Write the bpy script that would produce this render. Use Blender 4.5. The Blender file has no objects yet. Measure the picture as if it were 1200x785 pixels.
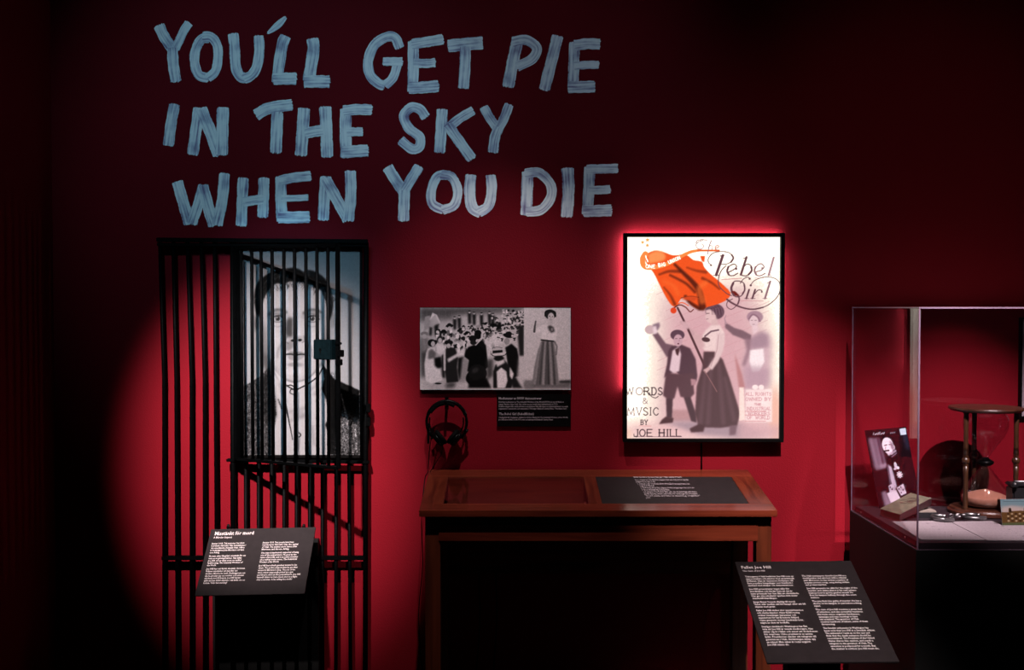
import bpy, bmesh, math, random
import numpy as np
from mathutils import Vector, Matrix
random.seed(7); np.random.seed(7)
S = bpy.context.scene
COL = S.collection
R = math.radians
# ------------------------------------------------------------------ camera
F = 1290.0; CAMY = -4.6; EYE = 1.6; PITCH = math.atan(32.5 / F)
cam = bpy.data.cameras.new('camera'); co = bpy.data.objects.new('camera', cam); COL.objects.link(co)
cam.sensor_width = 36; cam.lens = 36 * F / 1200
co.location = (0, CAMY, EYE); co.rotation_euler = (R(90) - PITCH, 0, 0)
cam.clip_start = 0.05
S.camera = co
S.view_settings.view_transform = 'Standard'; S.view_settings.look = 'None'
S.view_settings.gamma = 1; S.view_settings.exposure = 0; S.view_settings.use_curve_mapping = False
# ------------------------------------------------------------------ world
w = bpy.data.worlds.new('world'); S.world = w; w.use_nodes = True
w.node_tree.nodes['Background'].inputs[0].default_value = (0.55, 0.4, 0.6, 1)
w.node_tree.nodes['Background'].inputs[1].default_value = 0.011
# ------------------------------------------------------------------ lights (ceiling track spots)
def spot(name, loc, target, power, color, size, blend, radius=0.03):
    l = bpy.data.lights.new(name, 'SPOT'); l.energy = power; l.color = color
    l.spot_size = R(size); l.spot_blend = blend; l.shadow_soft_size = radius
    o = bpy.data.objects.new(name, l); COL.objects.link(o); o.location = loc
    d = Vector(target) - Vector(loc); o.rotation_euler = d.to_track_quat('-Z', 'Y').to_euler()
    return o
WARM = (1, 0.86, 0.84)
spot('cell_spot', (-1.22, -3.3, 4.1), (-1.0, 0, 1.00), 3500, WARM, 18, 0.9, 0.05)
spot('cell_fill_spot', (-0.75, -3.7, 3.9), (-0.93, 0, 1.50), 480, (0.28, 0.70, 1.0), 14, 1.0, 0.03)
spot('middle_spot', (-0.10, -1.75, 4.1), (-0.05, 0, 0.80), 390, WARM, 31, 1.0, 0.03)
spot('slogan_spot_left', (-1.3, -3.0, 3.9), (-1.0, 0, 2.2), 125, (0.42, 0.78, 1.0), 40, 1.0, 0.03)
spot('slogan_spot_right', (0.4, -3.2, 3.9), (0.05, 0, 2.25), 70, (0.58, 0.80, 1.0), 36, 1.0, 0.05)
spot('desk_spot', (1.0, -2.7, 4.1), (1.12, 0, 0.55), 1900, WARM, 22, 0.9, 0.03)
spot('case_spot', (1.86, -3.2, 4.1), (1.82, -0.05, 0.68), 2400, WARM, 17.5, 0.7, 0.02)
spot('label_spot', (0.65, -3.9, 4.1), (1.0, -1.4, 0.6), 1300, WARM, 14, 0.8, 0.03)
spot('wash_spot', (2.0, -3.4, 4.2), (1.65, 0, 1.65), 42, WARM, 38, 0.9, 0.03)
S.cycles.transparent_max_bounces = 48

# ------------------------------------------------------------------ photo geometry -> world
def U(px, py, Y):
    """point of the plane y = Y seen at pixel (px, py)"""
    a = (px - 600) / F; b = -(py - 392.5) / F
    c, s = math.cos(PITCH), math.sin(PITCH)
    d = Vector((a, c + b * s, b * c - s))
    t = (Y - CAMY) / d.y
    return Vector((0, CAMY, EYE)) + d * t
def G(px, py, z):
    """point of the level z seen at pixel"""
    a = (px - 600) / F; b = -(py - 392.5) / F
    c, s = math.cos(PITCH), math.sin(PITCH)
    d = Vector((a, c + b * s, b * c - s))
    t = (z - EYE) / d.z
    return Vector((0, CAMY, EYE)) + d * t
def D(px, py, depth):
    return U(px, py, depth + CAMY)

# ------------------------------------------------------------------ materials
def srgb(c):
    return tuple(((v / 12.92) if v <= 0.04045 else ((v + 0.055) / 1.055) ** 2.4) for v in c)
MATS = {}
def mat(name, col, rough=0.5, metal=0.0, var=0.15, scale=30, bump=0.0, bscale=200, spec=0.5, stretch=(1, 1, 1)):
    m = bpy.data.materials.new(name); m.use_nodes = True
    n = m.node_tree.nodes; L = m.node_tree.links; p = n['Principled BSDF']
    p.inputs['Roughness'].default_value = rough; p.inputs['Metallic'].default_value = metal
    p.inputs['Specular IOR Level'].default_value = spec
    tc = n.new('ShaderNodeTexCoord'); mp = n.new('ShaderNodeMapping'); mp.inputs['Scale'].default_value = stretch
    L.new(tc.outputs['Object'], mp.inputs[0])
    no = n.new('ShaderNodeTexNoise'); no.inputs['Scale'].default_value = scale; no.inputs['Detail'].default_value = 4
    L.new(mp.outputs[0], no.inputs['Vector'])
    r = n.new('ShaderNodeValToRGB'); L.new(no.outputs[0], r.inputs[0])
    r.color_ramp.elements[0].position = 0.3; r.color_ramp.elements[1].position = 0.7
    r.color_ramp.elements[0].color = tuple(v * (1 - var) for v in col) + (1,)
    r.color_ramp.elements[1].color = tuple(min(1, v * (1 + var)) for v in col) + (1,)
    L.new(r.outputs[0], p.inputs['Base Color'])
    if bump:
        nb = n.new('ShaderNodeTexNoise'); nb.inputs['Scale'].default_value = bscale; nb.inputs['Detail'].default_value = 3
        L.new(tc.outputs['Object'], nb.inputs['Vector'])
        b = n.new('ShaderNodeBump'); b.inputs['Strength'].default_value = bump; b.inputs['Distance'].default_value = 0.002
        L.new(nb.outputs[0], b.inputs['Height']); L.new(b.outputs[0], p.inputs['Normal'])
    MATS[name] = m
    return m
M_wall = mat('red_wall_paint', (0.14, 0.0028, 0.0078), 0.7, 0, 0.05, 3, 0.5, 170, 0.07)
M_floor = mat('dark_floor', (0.02, 0.012, 0.012), 0.5)
M_black = mat('black_iron', (0.0006, 0.0007, 0.0008), 0.5, 0, 0.4, 60, 0.5, 120, 0.03)
M_lock = mat('blue_lit_black_lock', (0.0010, 0.0036, 0.0045), 0.5, 0, 0.3, 60, 0.4, 150, 0.05)  # black lock; teal cast of the blue light is put into its colour
M_frame = mat('black_frame', (0.0025, 0.0022, 0.0022), 0.4, spec=0.06)
M_board = mat('charcoal_board', (0.012, 0.0088, 0.0095), 0.6, 0, 0.12, 40, 0.1, 400, 0.1)
M_plinth = mat('black_plinth', (0.003, 0.003, 0.003), 0.6, 0, 0.2, 20, 0, 200, 0.2)
M_white = mat('white_lettering', (0.50, 0.44, 0.44), 0.6, 0, 0.03)
M_dim = mat('grey_lettering', (0.30, 0.25, 0.27), 0.6, 0, 0.03)
M_plastic = mat('black_plastic', (0.0012, 0.0012, 0.0012), 0.35, spec=0.06)
M_cush = mat('black_foam', (0.002, 0.002, 0.002), 0.8, 0, 0.3, 120, 0.4, 400, 0.04)
M_paper = mat('white_paper', (0.24, 0.215, 0.225), 0.7, 0, 0.05, 20)
M_deck = mat('dark_purple_deck', (0.009, 0.004, 0.007), 0.5, 0, 0.1)
M_steel = mat('worn_steel', (0.22, 0.22, 0.22), 0.38, 1, 0.3, 60)
M_brass = mat('dull_brass', (0.30, 0.22, 0.10), 0.35, 1)
M_sand = mat('orange_sand', (0.26, 0.12, 0.07), 0.9, 0, 0.1, 300, 0.3, 900)
M_leather = mat('black_leather', (0.006, 0.006, 0.007), 0.4, 0, 0.3, 80, 0.5, 300)
M_cover = mat('olive_book_cover', (0.085, 0.082, 0.052), 0.65, 0, 0.3, 35, 0.3, 300)
M_pages = mat('brown_book_pages', (0.065, 0.04, 0.027), 0.8, 0, 0.3, 60, 0.6, 500, 0.3, (1, 1, 12))
M_spine = mat('dark_maroon_spine', (0.035, 0.012, 0.014), 0.5, 0, 0.4, 60)
M_page = mat('pale_pages', (0.17, 0.145, 0.12), 0.8, 0, 0.1, 50)

def wood(name, c0, c1, rough=0.3, scale=1.0, axis='X'):
    m = bpy.data.materials.new(name); m.use_nodes = True
    n = m.node_tree.nodes; L = m.node_tree.links; p = n['Principled BSDF']
    tc = n.new('ShaderNodeTexCoord'); mp = n.new('ShaderNodeMapping')
    s = {'X': (0.9, 14, 14), 'Y': (14, 0.9, 14), 'Z': (14, 14, 0.9)}[axis]
    mp.inputs['Scale'].default_value = tuple(v * scale for v in s)
    L.new(tc.outputs['Object'], mp.inputs[0])
    no = n.new('ShaderNodeTexNoise'); no.inputs['Scale'].default_value = 2.2; no.inputs['Detail'].default_value = 7
    no.inputs['Distortion'].default_value = 0.7; L.new(mp.outputs[0], no.inputs['Vector'])
    r = n.new('ShaderNodeValToRGB'); L.new(no.outputs[0], r.inputs[0])
    e = r.color_ramp.elements; e[0].position = 0.32; e[1].position = 0.68
    e[0].color = c0 + (1,); e[1].color = c1 + (1,)
    L.new(r.outputs[0], p.inputs['Base Color']); p.inputs['Roughness'].default_value = rough
    b = n.new('ShaderNodeBump'); b.inputs['Strength'].default_value = 0.12; b.inputs['Distance'].default_value = 0.002
    L.new(no.outputs[0], b.inputs['Height']); L.new(b.outputs[0], p.inputs['Normal'])
    return m
W_x = wood('mahogany_along_width', (0.052, 0.008, 0.004), (0.13, 0.022, 0.010), 0.20)
W_y = wood('mahogany_along_depth', (0.045, 0.0065, 0.003), (0.105, 0.018, 0.0075), 0.27, 1, 'Y')
W_z = wood('mahogany_upright', (0.045, 0.008, 0.003), (0.105, 0.02, 0.007), 0.35, 1, 'Z')
W_well = wood('red_brown_well_lining', (0.26, 0.045, 0.028), (0.34, 0.065, 0.042), 0.6)
W_d = wood('dark_turned_wood', (0.014, 0.005, 0.0025), (0.05, 0.02, 0.008), 0.3, 3, 'Z')
W_dx = wood('dark_disc_wood', (0.022, 0.006, 0.0035), (0.055, 0.018, 0.009), 0.3, 2, 'X')

def glass(name, tint=(0.97, 0.95, 0.97), boost=1.0, rough=0.0):
    m = bpy.data.materials.new(name); m.use_nodes = True
    n = m.node_tree.nodes; L = m.node_tree.links; n.clear()
    out = n.new('ShaderNodeOutputMaterial'); mx = n.new('ShaderNodeMixShader')
    tr = n.new('ShaderNodeBsdfTransparent'); gl = n.new('ShaderNodeBsdfGlossy')
    tr.inputs[0].default_value = tint + (1,); gl.inputs['Roughness'].default_value = rough
    gl.inputs['Color'].default_value = (boost, boost, boost, 1)
    fr = n.new('ShaderNodeFresnel'); ge = n.new('ShaderNodeNewGeometry')
    mi = n.new('ShaderNodeMapRange'); mi.inputs['To Min'].default_value = 1.5; mi.inputs['To Max'].default_value = 1 / 1.5
    L.new(ge.outputs['Backfacing'], mi.inputs['Value']); L.new(mi.outputs[0], fr.inputs['IOR'])
    L.new(fr.outputs[0], mx.inputs[0]); L.new(tr.outputs[0], mx.inputs[1]); L.new(gl.outputs[0], mx.inputs[2])
    L.new(mx.outputs[0], out.inputs[0])
    return m
M_glass = glass('clear_acrylic', boost=0.55); M_bulb = glass('blown_glass', (0.86, 0.82, 0.86), 1.0, 0.04); M_top = glass('desk_glass')
M_edge = mat('polished_acrylic_edge', (0.13, 0.08, 0.12), 0.25, 0, 0.05)

def print_mat(name, emit=0.0, rough=0.5):
    m = bpy.data.materials.new(name); m.use_nodes = True
    n = m.node_tree.nodes; L = m.node_tree.links; p = n['Principled BSDF']
    a = n.new('ShaderNodeAttribute'); a.attribute_name = 'ink'
    L.new(a.outputs['Color'], p.inputs['Base Color']); p.inputs['Roughness'].default_value = rough; p.inputs['Specular IOR Level'].default_value = 0.04
    if emit:
        p.inputs['Base Color'].default_value = (0.02, 0.02, 0.02, 1)
        L.remove(p.inputs['Base Color'].links[0])
        L.new(a.outputs['Color'], p.inputs['Emission Color']); p.inputs['Emission Strength'].default_value = emit
    return m
M_print = print_mat('photographic_print', 0, 0.45)
M_backlit = print_mat('backlit_print', 1.0, 0.3)
def emit_mat(name, col, st):
    m = bpy.data.materials.new(name); m.use_nodes = True; p = m.node_tree.nodes['Principled BSDF']
    p.inputs['Emission Color'].default_value = col + (1,); p.inputs['Emission Strength'].default_value = st
    return m
M_led = emit_mat('led_strip', (1.0, 0.95, 0.98), 36.0)

# ------------------------------------------------------------------ object helpers
def empty(name, loc, label=None, cat=None, group=None):
    o = bpy.data.objects.new(name, None); COL.objects.link(o); o.location = loc; o.empty_display_size = 0.05
    tag(o, label, cat, group); return o
def tag(o, label=None, cat=None, group=None, kind=None):
    for k, v in (('label', label), ('category', cat), ('group', group), ('kind', kind)):
        if v: o[k] = v
    return o
def worldloc(o):
    v = Vector(o.location)
    while o.parent: o = o.parent; v += Vector(o.location)
    return v
def put(name, me, m, parent=None, origin=None):
    """link a mesh whose vertices are in world coordinates, as ONE object"""
    if parent is not None: base = worldloc(parent)
    if origin is None:
        n = len(me.vertices); a = np.zeros(n * 3); me.vertices.foreach_get('co', a); a = a.reshape(-1, 3)
        c = (a.min(0) + a.max(0)) / 2; origin = Vector((c[0], c[1], a[:, 2].min()))
    me.transform(Matrix.Translation(-Vector(origin)))
    o = bpy.data.objects.new(name, me); COL.objects.link(o)
    if m is not None: me.materials.append(m)
    if parent is not None:
        o.parent = parent; o.location = Vector(origin) - base
    else: o.location = origin
    return o
class MB:
    def __init__(s): s.bm = bmesh.new()
    def box(s, a, b, rot=None, about=None):
        v = [s.bm.verts.new((x, y, z)) for x in (a[0], b[0]) for y in (a[1], b[1]) for z in (a[2], b[2])]
        for f in ((0, 1, 3, 2), (4, 6, 7, 5), (0, 4, 5, 1), (2, 3, 7, 6), (0, 2, 6, 4), (1, 5, 7, 3)):
            s.bm.faces.new([v[i] for i in f])
        return v
    def hexa(s, c):
        """8 corners: 0-3 one face in order, 4-7 the opposite face in the same order"""
        v = [s.bm.verts.new(p) for p in c]
        for f in ((0, 1, 2, 3), (7, 6, 5, 4), (0, 4, 5, 1), (1, 5, 6, 2), (2, 6, 7, 3), (3, 7, 4, 0)):
            s.bm.faces.new([v[i] for i in f])
        return v
    def tube(s, pts, r, n=8, cap=True, up=None, closed=False, flat=None):
        pts = [Vector(p) for p in pts]; N = len(pts); rings = []
        rr = r if hasattr(r, '__len__') else [r] * N
        ref = Vector(up) if up else Vector((0, 0, 1))
        for i, p in enumerate(pts):
            if closed: t = pts[(i + 1) % N] - pts[i - 1]
            else: t = pts[min(i + 1, N - 1)] - pts[max(i - 1, 0)]
            t.normalize()
            rf = ref if abs(t.dot(ref)) < 0.95 else Vector((0, 1, 0))
            a = t.cross(rf).normalized(); b = t.cross(a).normalized()
            fa, fb = flat if flat else (1, 1)
            ph = math.pi / n
            rings.append([s.bm.verts.new(p + (a * math.cos(2 * math.pi * k / n + ph) * fa + b * math.sin(2 * math.pi * k / n + ph) * fb) * rr[i]) for k in range(n)])
        for i in range(N if closed else N - 1):
            A = rings[i]; B = rings[(i + 1) % N]
            for k in range(n): s.bm.faces.new((A[k], A[(k + 1) % n], B[(k + 1) % n], B[k]))
        if cap and not closed:
            s.bm.faces.new(rings[0][::-1]); s.bm.faces.new(rings[-1])
    def lathe(s, prof, c, n=32, axis=None, cap=True):
        """prof: (r, h) list; axis matrix optional"""
        M = axis or Matrix.Identity(3); c = Vector(c); rings = []
        for r_, h in prof:
            rings.append([s.bm.verts.new(c + M @ Vector((r_ * math.cos(2 * math.pi * k / n), r_ * math.sin(2 * math.pi * k / n), h))) for k in range(n)])
        for A, B in zip(rings, rings[1:]):
            for k in range(n): s.bm.faces.new((A[k], A[(k + 1) % n], B[(k + 1) % n], B[k]))
        if cap: s.bm.faces.new(rings[0][::-1]); s.bm.faces.new(rings[-1])
    def done(s, name, m, parent=None, smooth=False, bevel=0, origin=None, seg=2):
        bm = s.bm
        bmesh.ops.recalc_face_normals(bm, faces=bm.faces)
        if bevel:
            es = [e for e in bm.edges if len(e.link_faces) == 2 and e.calc_face_angle(0) > 0.6]
            bmesh.ops.bevel(bm, geom=es, offset=bevel, segments=seg, affect='EDGES', clamp_overlap=True)
        me = bpy.data.meshes.new(name); bm.to_mesh(me); bm.free()
        if smooth:
            for p in me.polygons: p.use_smooth = True
        return put(name, me, m, parent, origin)
def box(name, a, b, m, parent=None, bevel=0.0):
    k = MB(); k.box(a, b); return k.done(name, m, parent, False, bevel)

# ------------------------------------------------------------------ print rasteriser (ink on flat paper)
class Ink:
    def __init__(s, x0, y0, x1, y1, k, bg):
        s.x0, s.y0, s.x1, s.y1, s.k = x0, y0, x1, y1, k
        s.W = int((x1 - x0) * k) + 1; s.H = int((y1 - y0) * k) + 1
        s.xs = np.linspace(x0, x1, s.W); s.ys = np.linspace(y0, y1, s.H)
        s.a = np.ones((s.H, s.W, 3)) * np.array(bg if hasattr(bg, '__len__') else (bg,) * 3)
        s.reg = (0, 0, 1)
    def R(s, ox, oy, k): s.reg = (ox, oy, k); return s
    def t(s, pts): ox, oy, k = s.reg; return [(ox + p[0] / k, oy + p[1] / k) for p in pts]
    def _win(s, x0, y0, x1, y1, pad):
        i0 = max(0, int((x0 - pad - s.x0) * s.k)); i1 = min(s.W, int((x1 + pad - s.x0) * s.k) + 2)
        j0 = max(0, int((y0 - pad - s.y0) * s.k)); j1 = min(s.H, int((y1 + pad - s.y0) * s.k) + 2)
        return i0, i1, j0, j1
    def _mix(s, al, win, col):
        i0, i1, j0, j1 = win
        c = np.array(col if hasattr(col, '__len__') else (col,) * 3)
        s.a[j0:j1, i0:i1] = s.a[j0:j1, i0:i1] * (1 - al[..., None]) + c * al[..., None]
    def poly(s, pts, col, al=1.0, blur=0.0):
        P = s.t(pts); X = [p[0] for p in P]; Y = [p[1] for p in P]
        win = s._win(min(X), min(Y), max(X), max(Y), 1 + blur * 3); i0, i1, j0, j1 = win
        if i1 <= i0 or j1 <= j0: return s
        acc = np.zeros((j1 - j0, i1 - i0)); h = 0.25 / s.k
        for dx in (-h, h):
            for dy in (-h, h):
                x = s.xs[i0:i1][None, :] + dx; y = s.ys[j0:j1][:, None] + dy
                ins = np.zeros(acc.shape, bool)
                for (xa, ya), (xb, yb) in zip(P, P[1:] + P[:1]):
                    if ya == yb: continue
                    c = ((ya > y) != (yb > y)) & (x < (xb - xa) * (y - ya) / (yb - ya) + xa)
                    ins ^= c
                acc += ins / 4.0
        if blur:
            g = blur * s.k; n = int(g * 3) + 1; ker = np.exp(-0.5 * (np.arange(-n, n + 1) / g) ** 2); ker /= ker.sum()
            if acc.shape[0] > 0: acc = np.apply_along_axis(lambda v: np.convolve(v, ker, 'full')[n:n + len(v)], 0, acc)
            acc = np.apply_along_axis(lambda v: np.convolve(v, ker, 'full')[n:n + len(v)], 1, acc)
        s._mix(acc * al, win, col); return s
    def blob(s, cx, cy, rx, ry, col, al=1.0, rot=0, soft=0.5):
        ox, oy, k = s.reg; cx = ox + cx / k; cy = oy + cy / k; rx /= k; ry /= k; m = max(rx, ry) * 1.6
        win = s._win(cx - m, cy - m, cx + m, cy + m, 1); i0, i1, j0, j1 = win
        if i1 <= i0 or j1 <= j0: return s
        x = s.xs[i0:i1][None, :] - cx; y = s.ys[j0:j1][:, None] - cy
        c, q = math.cos(R(rot)), math.sin(R(rot)); u = (x * c + y * q) / rx; v = (-x * q + y * c) / ry
        d = np.sqrt(u * u + v * v); al_ = np.clip((1 + soft / 2 - d) / max(soft, 1e-3), 0, 1); al_ = al_ * al_ * (3 - 2 * al_)
        s._mix(al_ * al, win, col); return s
    def line(s, pts, w, col, al=1.0, w2=None, soft=None):
        ox, oy, k = s.reg; P = s.t(pts); w = w / k; w2 = w if w2 is None else w2 / k
        X = [p[0] for p in P]; Y = [p[1] for p in P]
        win = s._win(min(X), min(Y), max(X), max(Y), max(w, w2) + 1); i0, i1, j0, j1 = win
        if i1 <= i0 or j1 <= j0: return s
        x = s.xs[i0:i1][None, :]; y = s.ys[j0:j1][:, None]; best = np.full((j1 - j0, i1 - i0), -9.0)
        n = len(P) - 1; sf = soft if soft else 0.5 / s.k
        for i in range(n):
            (xa, ya), (xb, yb) = P[i], P[i + 1]; dx, dy = xb - xa, yb - ya; l2 = dx * dx + dy * dy + 1e-9
            t = np.clip(((x - xa) * dx + (y - ya) * dy) / l2, 0, 1)
            d = np.hypot(x - xa - t * dx, y - ya - t * dy); ww = w + (w2 - w) * (i + t) / n
            best = np.maximum(best, (ww / 2 - d) / sf * 0.5 + 0.5)
        thin = min(1.0, max(w, w2) / (0.6 / s.k))
        s._mix(np.clip(best, 0, 1) * al * thin, win, col); return s
    def curve(s, pts, w, col, al=1.0, w2=None, soft=None):
        return s.line(smooth(pts), w, col, al, w2, soft)
    def grain(s, amp, cell=1.0, mult=True, seed=1):
        rs = np.random.RandomState(seed); h = max(2, int((s.y1 - s.y0) / cell)); w_ = max(2, int((s.x1 - s.x0) / cell))
        n = rs.randn(h, w_); yi = np.linspace(0, h - 1.001, s.H); xi = np.linspace(0, w_ - 1.001, s.W)
        y0 = yi.astype(int); x0 = xi.astype(int); fy = (yi - y0)[:, None]; fx = (xi - x0)[None, :]
        v = n[y0][:, x0] * (1 - fy) * (1 - fx) + n[y0 + 1][:, x0] * fy * (1 - fx) + n[y0][:, x0 + 1] * (1 - fy) * fx + n[y0 + 1][:, x0 + 1] * fy * fx
        s.a = s.a * (1 + amp * v[..., None]) if mult else s.a + amp * v[..., None]
        return s
    def mesh(s, name, c, m, parent, gain=1.0):
        """c = world corners TL, TR, BR, BL"""
        TL, TR, BR, BL = [np.array(p) for p in c]
        u = np.linspace(0, 1, s.W)[None, :, None]; v = np.linspace(0, 1, s.H)[:, None, None]
        co_ = (TL * (1 - u) * (1 - v) + TR * u * (1 - v) + BR * u * v + BL * (1 - u) * v).reshape(-1, 3)
        idx = np.arange(s.W * s.H).reshape(s.H, s.W)
        q = np.stack([idx[1:, :-1], idx[1:, 1:], idx[:-1, 1:], idx[:-1, :-1]], -1).reshape(-1, 4)
        me = bpy.data.meshes.new(name); me.vertices.add(len(co_)); me.vertices.foreach_set('co', co_.ravel())
        me.loops.add(q.size); me.loops.foreach_set('vertex_index', q.ravel().astype(np.int32))
        me.polygons.add(len(q)); me.polygons.foreach_set('loop_start', np.arange(0, q.size, 4, dtype=np.int32))
        me.update(calc_edges=True)
        a = np.clip(s.a, 0, 1); lin = np.where(a <= 0.04045, a / 12.92, ((a + 0.055) / 1.055) ** 2.4) * gain
        if m is M_backlit:
            y_ = lin.mean(2, keepdims=True); lin = lin * (1 + 0.2 * np.clip((y_ - 0.65) / 0.2, 0, 1) + 0.6 * np.clip((y_ - 0.81) / 0.06, 0, 1))
        at = me.color_attributes.new('ink', 'FLOAT_COLOR', 'POINT')
        at.data.foreach_set('color', np.concatenate([lin.reshape(-1, 3), np.ones((s.W * s.H, 1))], 1).ravel())
        return put(name, me, m, parent)
def smooth(pts, n=8):
    if len(pts) < 3: return list(pts)
    out = []; P = [Vector((float(p[0]), float(p[1]))) for p in pts]; P = [2 * P[0] - P[1]] + P + [2 * P[-1] - P[-2]]
    for i in range(1, len(P) - 2):
        a, b, c, d = P[i - 1:i + 3]
        for j in range(n):
            t = j / n
            v = 0.5 * ((2 * b) + (c - a) * t + (2 * a - 5 * b + 4 * c - d) * t * t + (3 * b - a - 3 * c + d) * t ** 3)
            out.append((v.x, v.y))
    out.append((P[-2].x, P[-2].y)); return out
# stroke capitals on a 0..1 box, y down
CAPS = {'A': ([(0, 1), (.5, 0), (1, 1)], [(.2, .62), (.8, .62)]), 'B': ([(0, 0), (0, 1)], [(0, 0), (.6, 0), (.8, .22), (.6, .46), (0, .46)], [(.6, .46), (.9, .72), (.6, 1), (0, 1)]),
 'C': ([(.95, .2), (.6, 0), (.2, .15), (0, .5), (.2, .85), (.6, 1), (.95, .8)],), 'D': ([(0, 0), (0, 1)], [(0, 0), (.6, .03), (.95, .5), (.6, .97), (0, 1)]),
 'E': ([(.8, 0), (0, 0), (0, 1), (.85, 1)], [(0, .48), (.65, .48)]), 'F': ([(.8, 0), (0, 0), (0, 1)], [(0, .48), (.65, .48)]), 'G': ([(.95, .2), (.6, 0), (.2, .15), (0, .5), (.2, .85), (.6, 1), (.95, .8), (.95, .55), (.6, .55)],),
 'H': ([(0, 0), (0, 1)], [(.9, 0), (.9, 1)], [(0, .48), (.9, .48)]), 'I': ([(.2, 0), (.2, 1)],), 'J': ([(.5, 0), (.5, .85), (.3, 1.05), (0, 1.0)],), 'K': ([(0, 0), (0, 1)], [(.85, 0), (0, .55), (.9, 1)]),
 'L': ([(0, 0), (0, 1), (.8, 1)],), 'M': ([(0, 1), (.08, 0), (.55, .9), (1, 0), (1.1, 1)],), 'N': ([(0, 1), (0, 0), (.9, 1), (.9, 0)],), 'O': ([(.5, 0), (.15, .15), (0, .5), (.15, .85), (.5, 1), (.85, .85), (1, .5), (.85, .15), (.5, 0)],),
 'R': ([(0, 0), (0, 1)], [(0, 0), (.6, 0), (.8, .25), (.6, .48), (0, .48)], [(.4, .48), (.95, 1)]), 'S': ([(.8, .15), (.45, 0), (.1, .15), (.15, .38), (.7, .6), (.85, .82), (.45, 1), (.02, .85)],),
 'T': ([(0, 0), (1, 0)], [(.5, 0), (.5, 1)]), 'U': ([(0, 0), (0, .7), (.45, 1), (.9, .7), (.9, 0)],), 'V': ([(0, 0), (.5, 1), (1, 0)],), 'W': ([(0, 0), (.35, 1), (.65, .1), (1, 1), (1.3, 0)],), 'Y': ([(0, 0), (.5, .5), (1, 0)], [(.5, .5), (.5, 1)]),
 '&': ([(1, 1), (.2, .3), (.35, 0), (.65, .2), (.05, .65), (.3, 1), (.7, .85), (.95, .5)],)}
WID = {'I': .4, 'M': 1.1, 'W': 1.3, 'J': .5, 'L': .8, 'E': .85, 'S': .85}
def caps(ink, text, x, y, h, wid, wt, col, al=1.0, ang=0.0, serif=True, gap=.35):
    """fit text (in current region pixels) from x to x+wid, cap height h, top y"""
    tot = sum((WID.get(c, 1) if c != ' ' else .6) + gap for c in text) - gap; u = wid / tot; cx = 0
    ca, sa = math.cos(R(ang)), math.sin(R(ang))
    def T(px, py): X = px * u; Y = py * h; return (x + X * ca - Y * sa, y + X * sa + Y * ca)
    for c in text:
        if c != ' ':
            for st in CAPS[c]:
                ink.line([T(cx + p[0], p[1]) for p in (smooth(st, 5) if len(st) > 4 and c in 'CGOSUBDR&' else st)], wt, col, al)
                if serif and c in 'WORDSMVICBYJEHL&' and len(st) <= 5 and c not in 'OCS':
                    for p in (st[0], st[-1]):
                        ink.line([T(cx + p[0] - .16, p[1]), T(cx + p[0] + .16, p[1])], wt * .6, col, al)
        cx += (WID.get(c, 1) if c != ' ' else .6) + gap
# ------------------------------------------------------------------ setting
WL = U(63, 400, 0).x
wall = box('wall_back', (WL - 0.2, 0, -0.05), (5.0, 0.2, 5.0), M_wall); tag(wall, kind='structure')
wl = box('wall_left', (WL - 0.2, -6.0, -0.05), (WL, -0.001, 5.0), M_wall); tag(wl, kind='structure')
fl = box('floor', (WL - 0.2, -6.0, -0.1), (5.0, 0.2, 0.0), M_floor); tag(fl, kind='structure')

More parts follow.
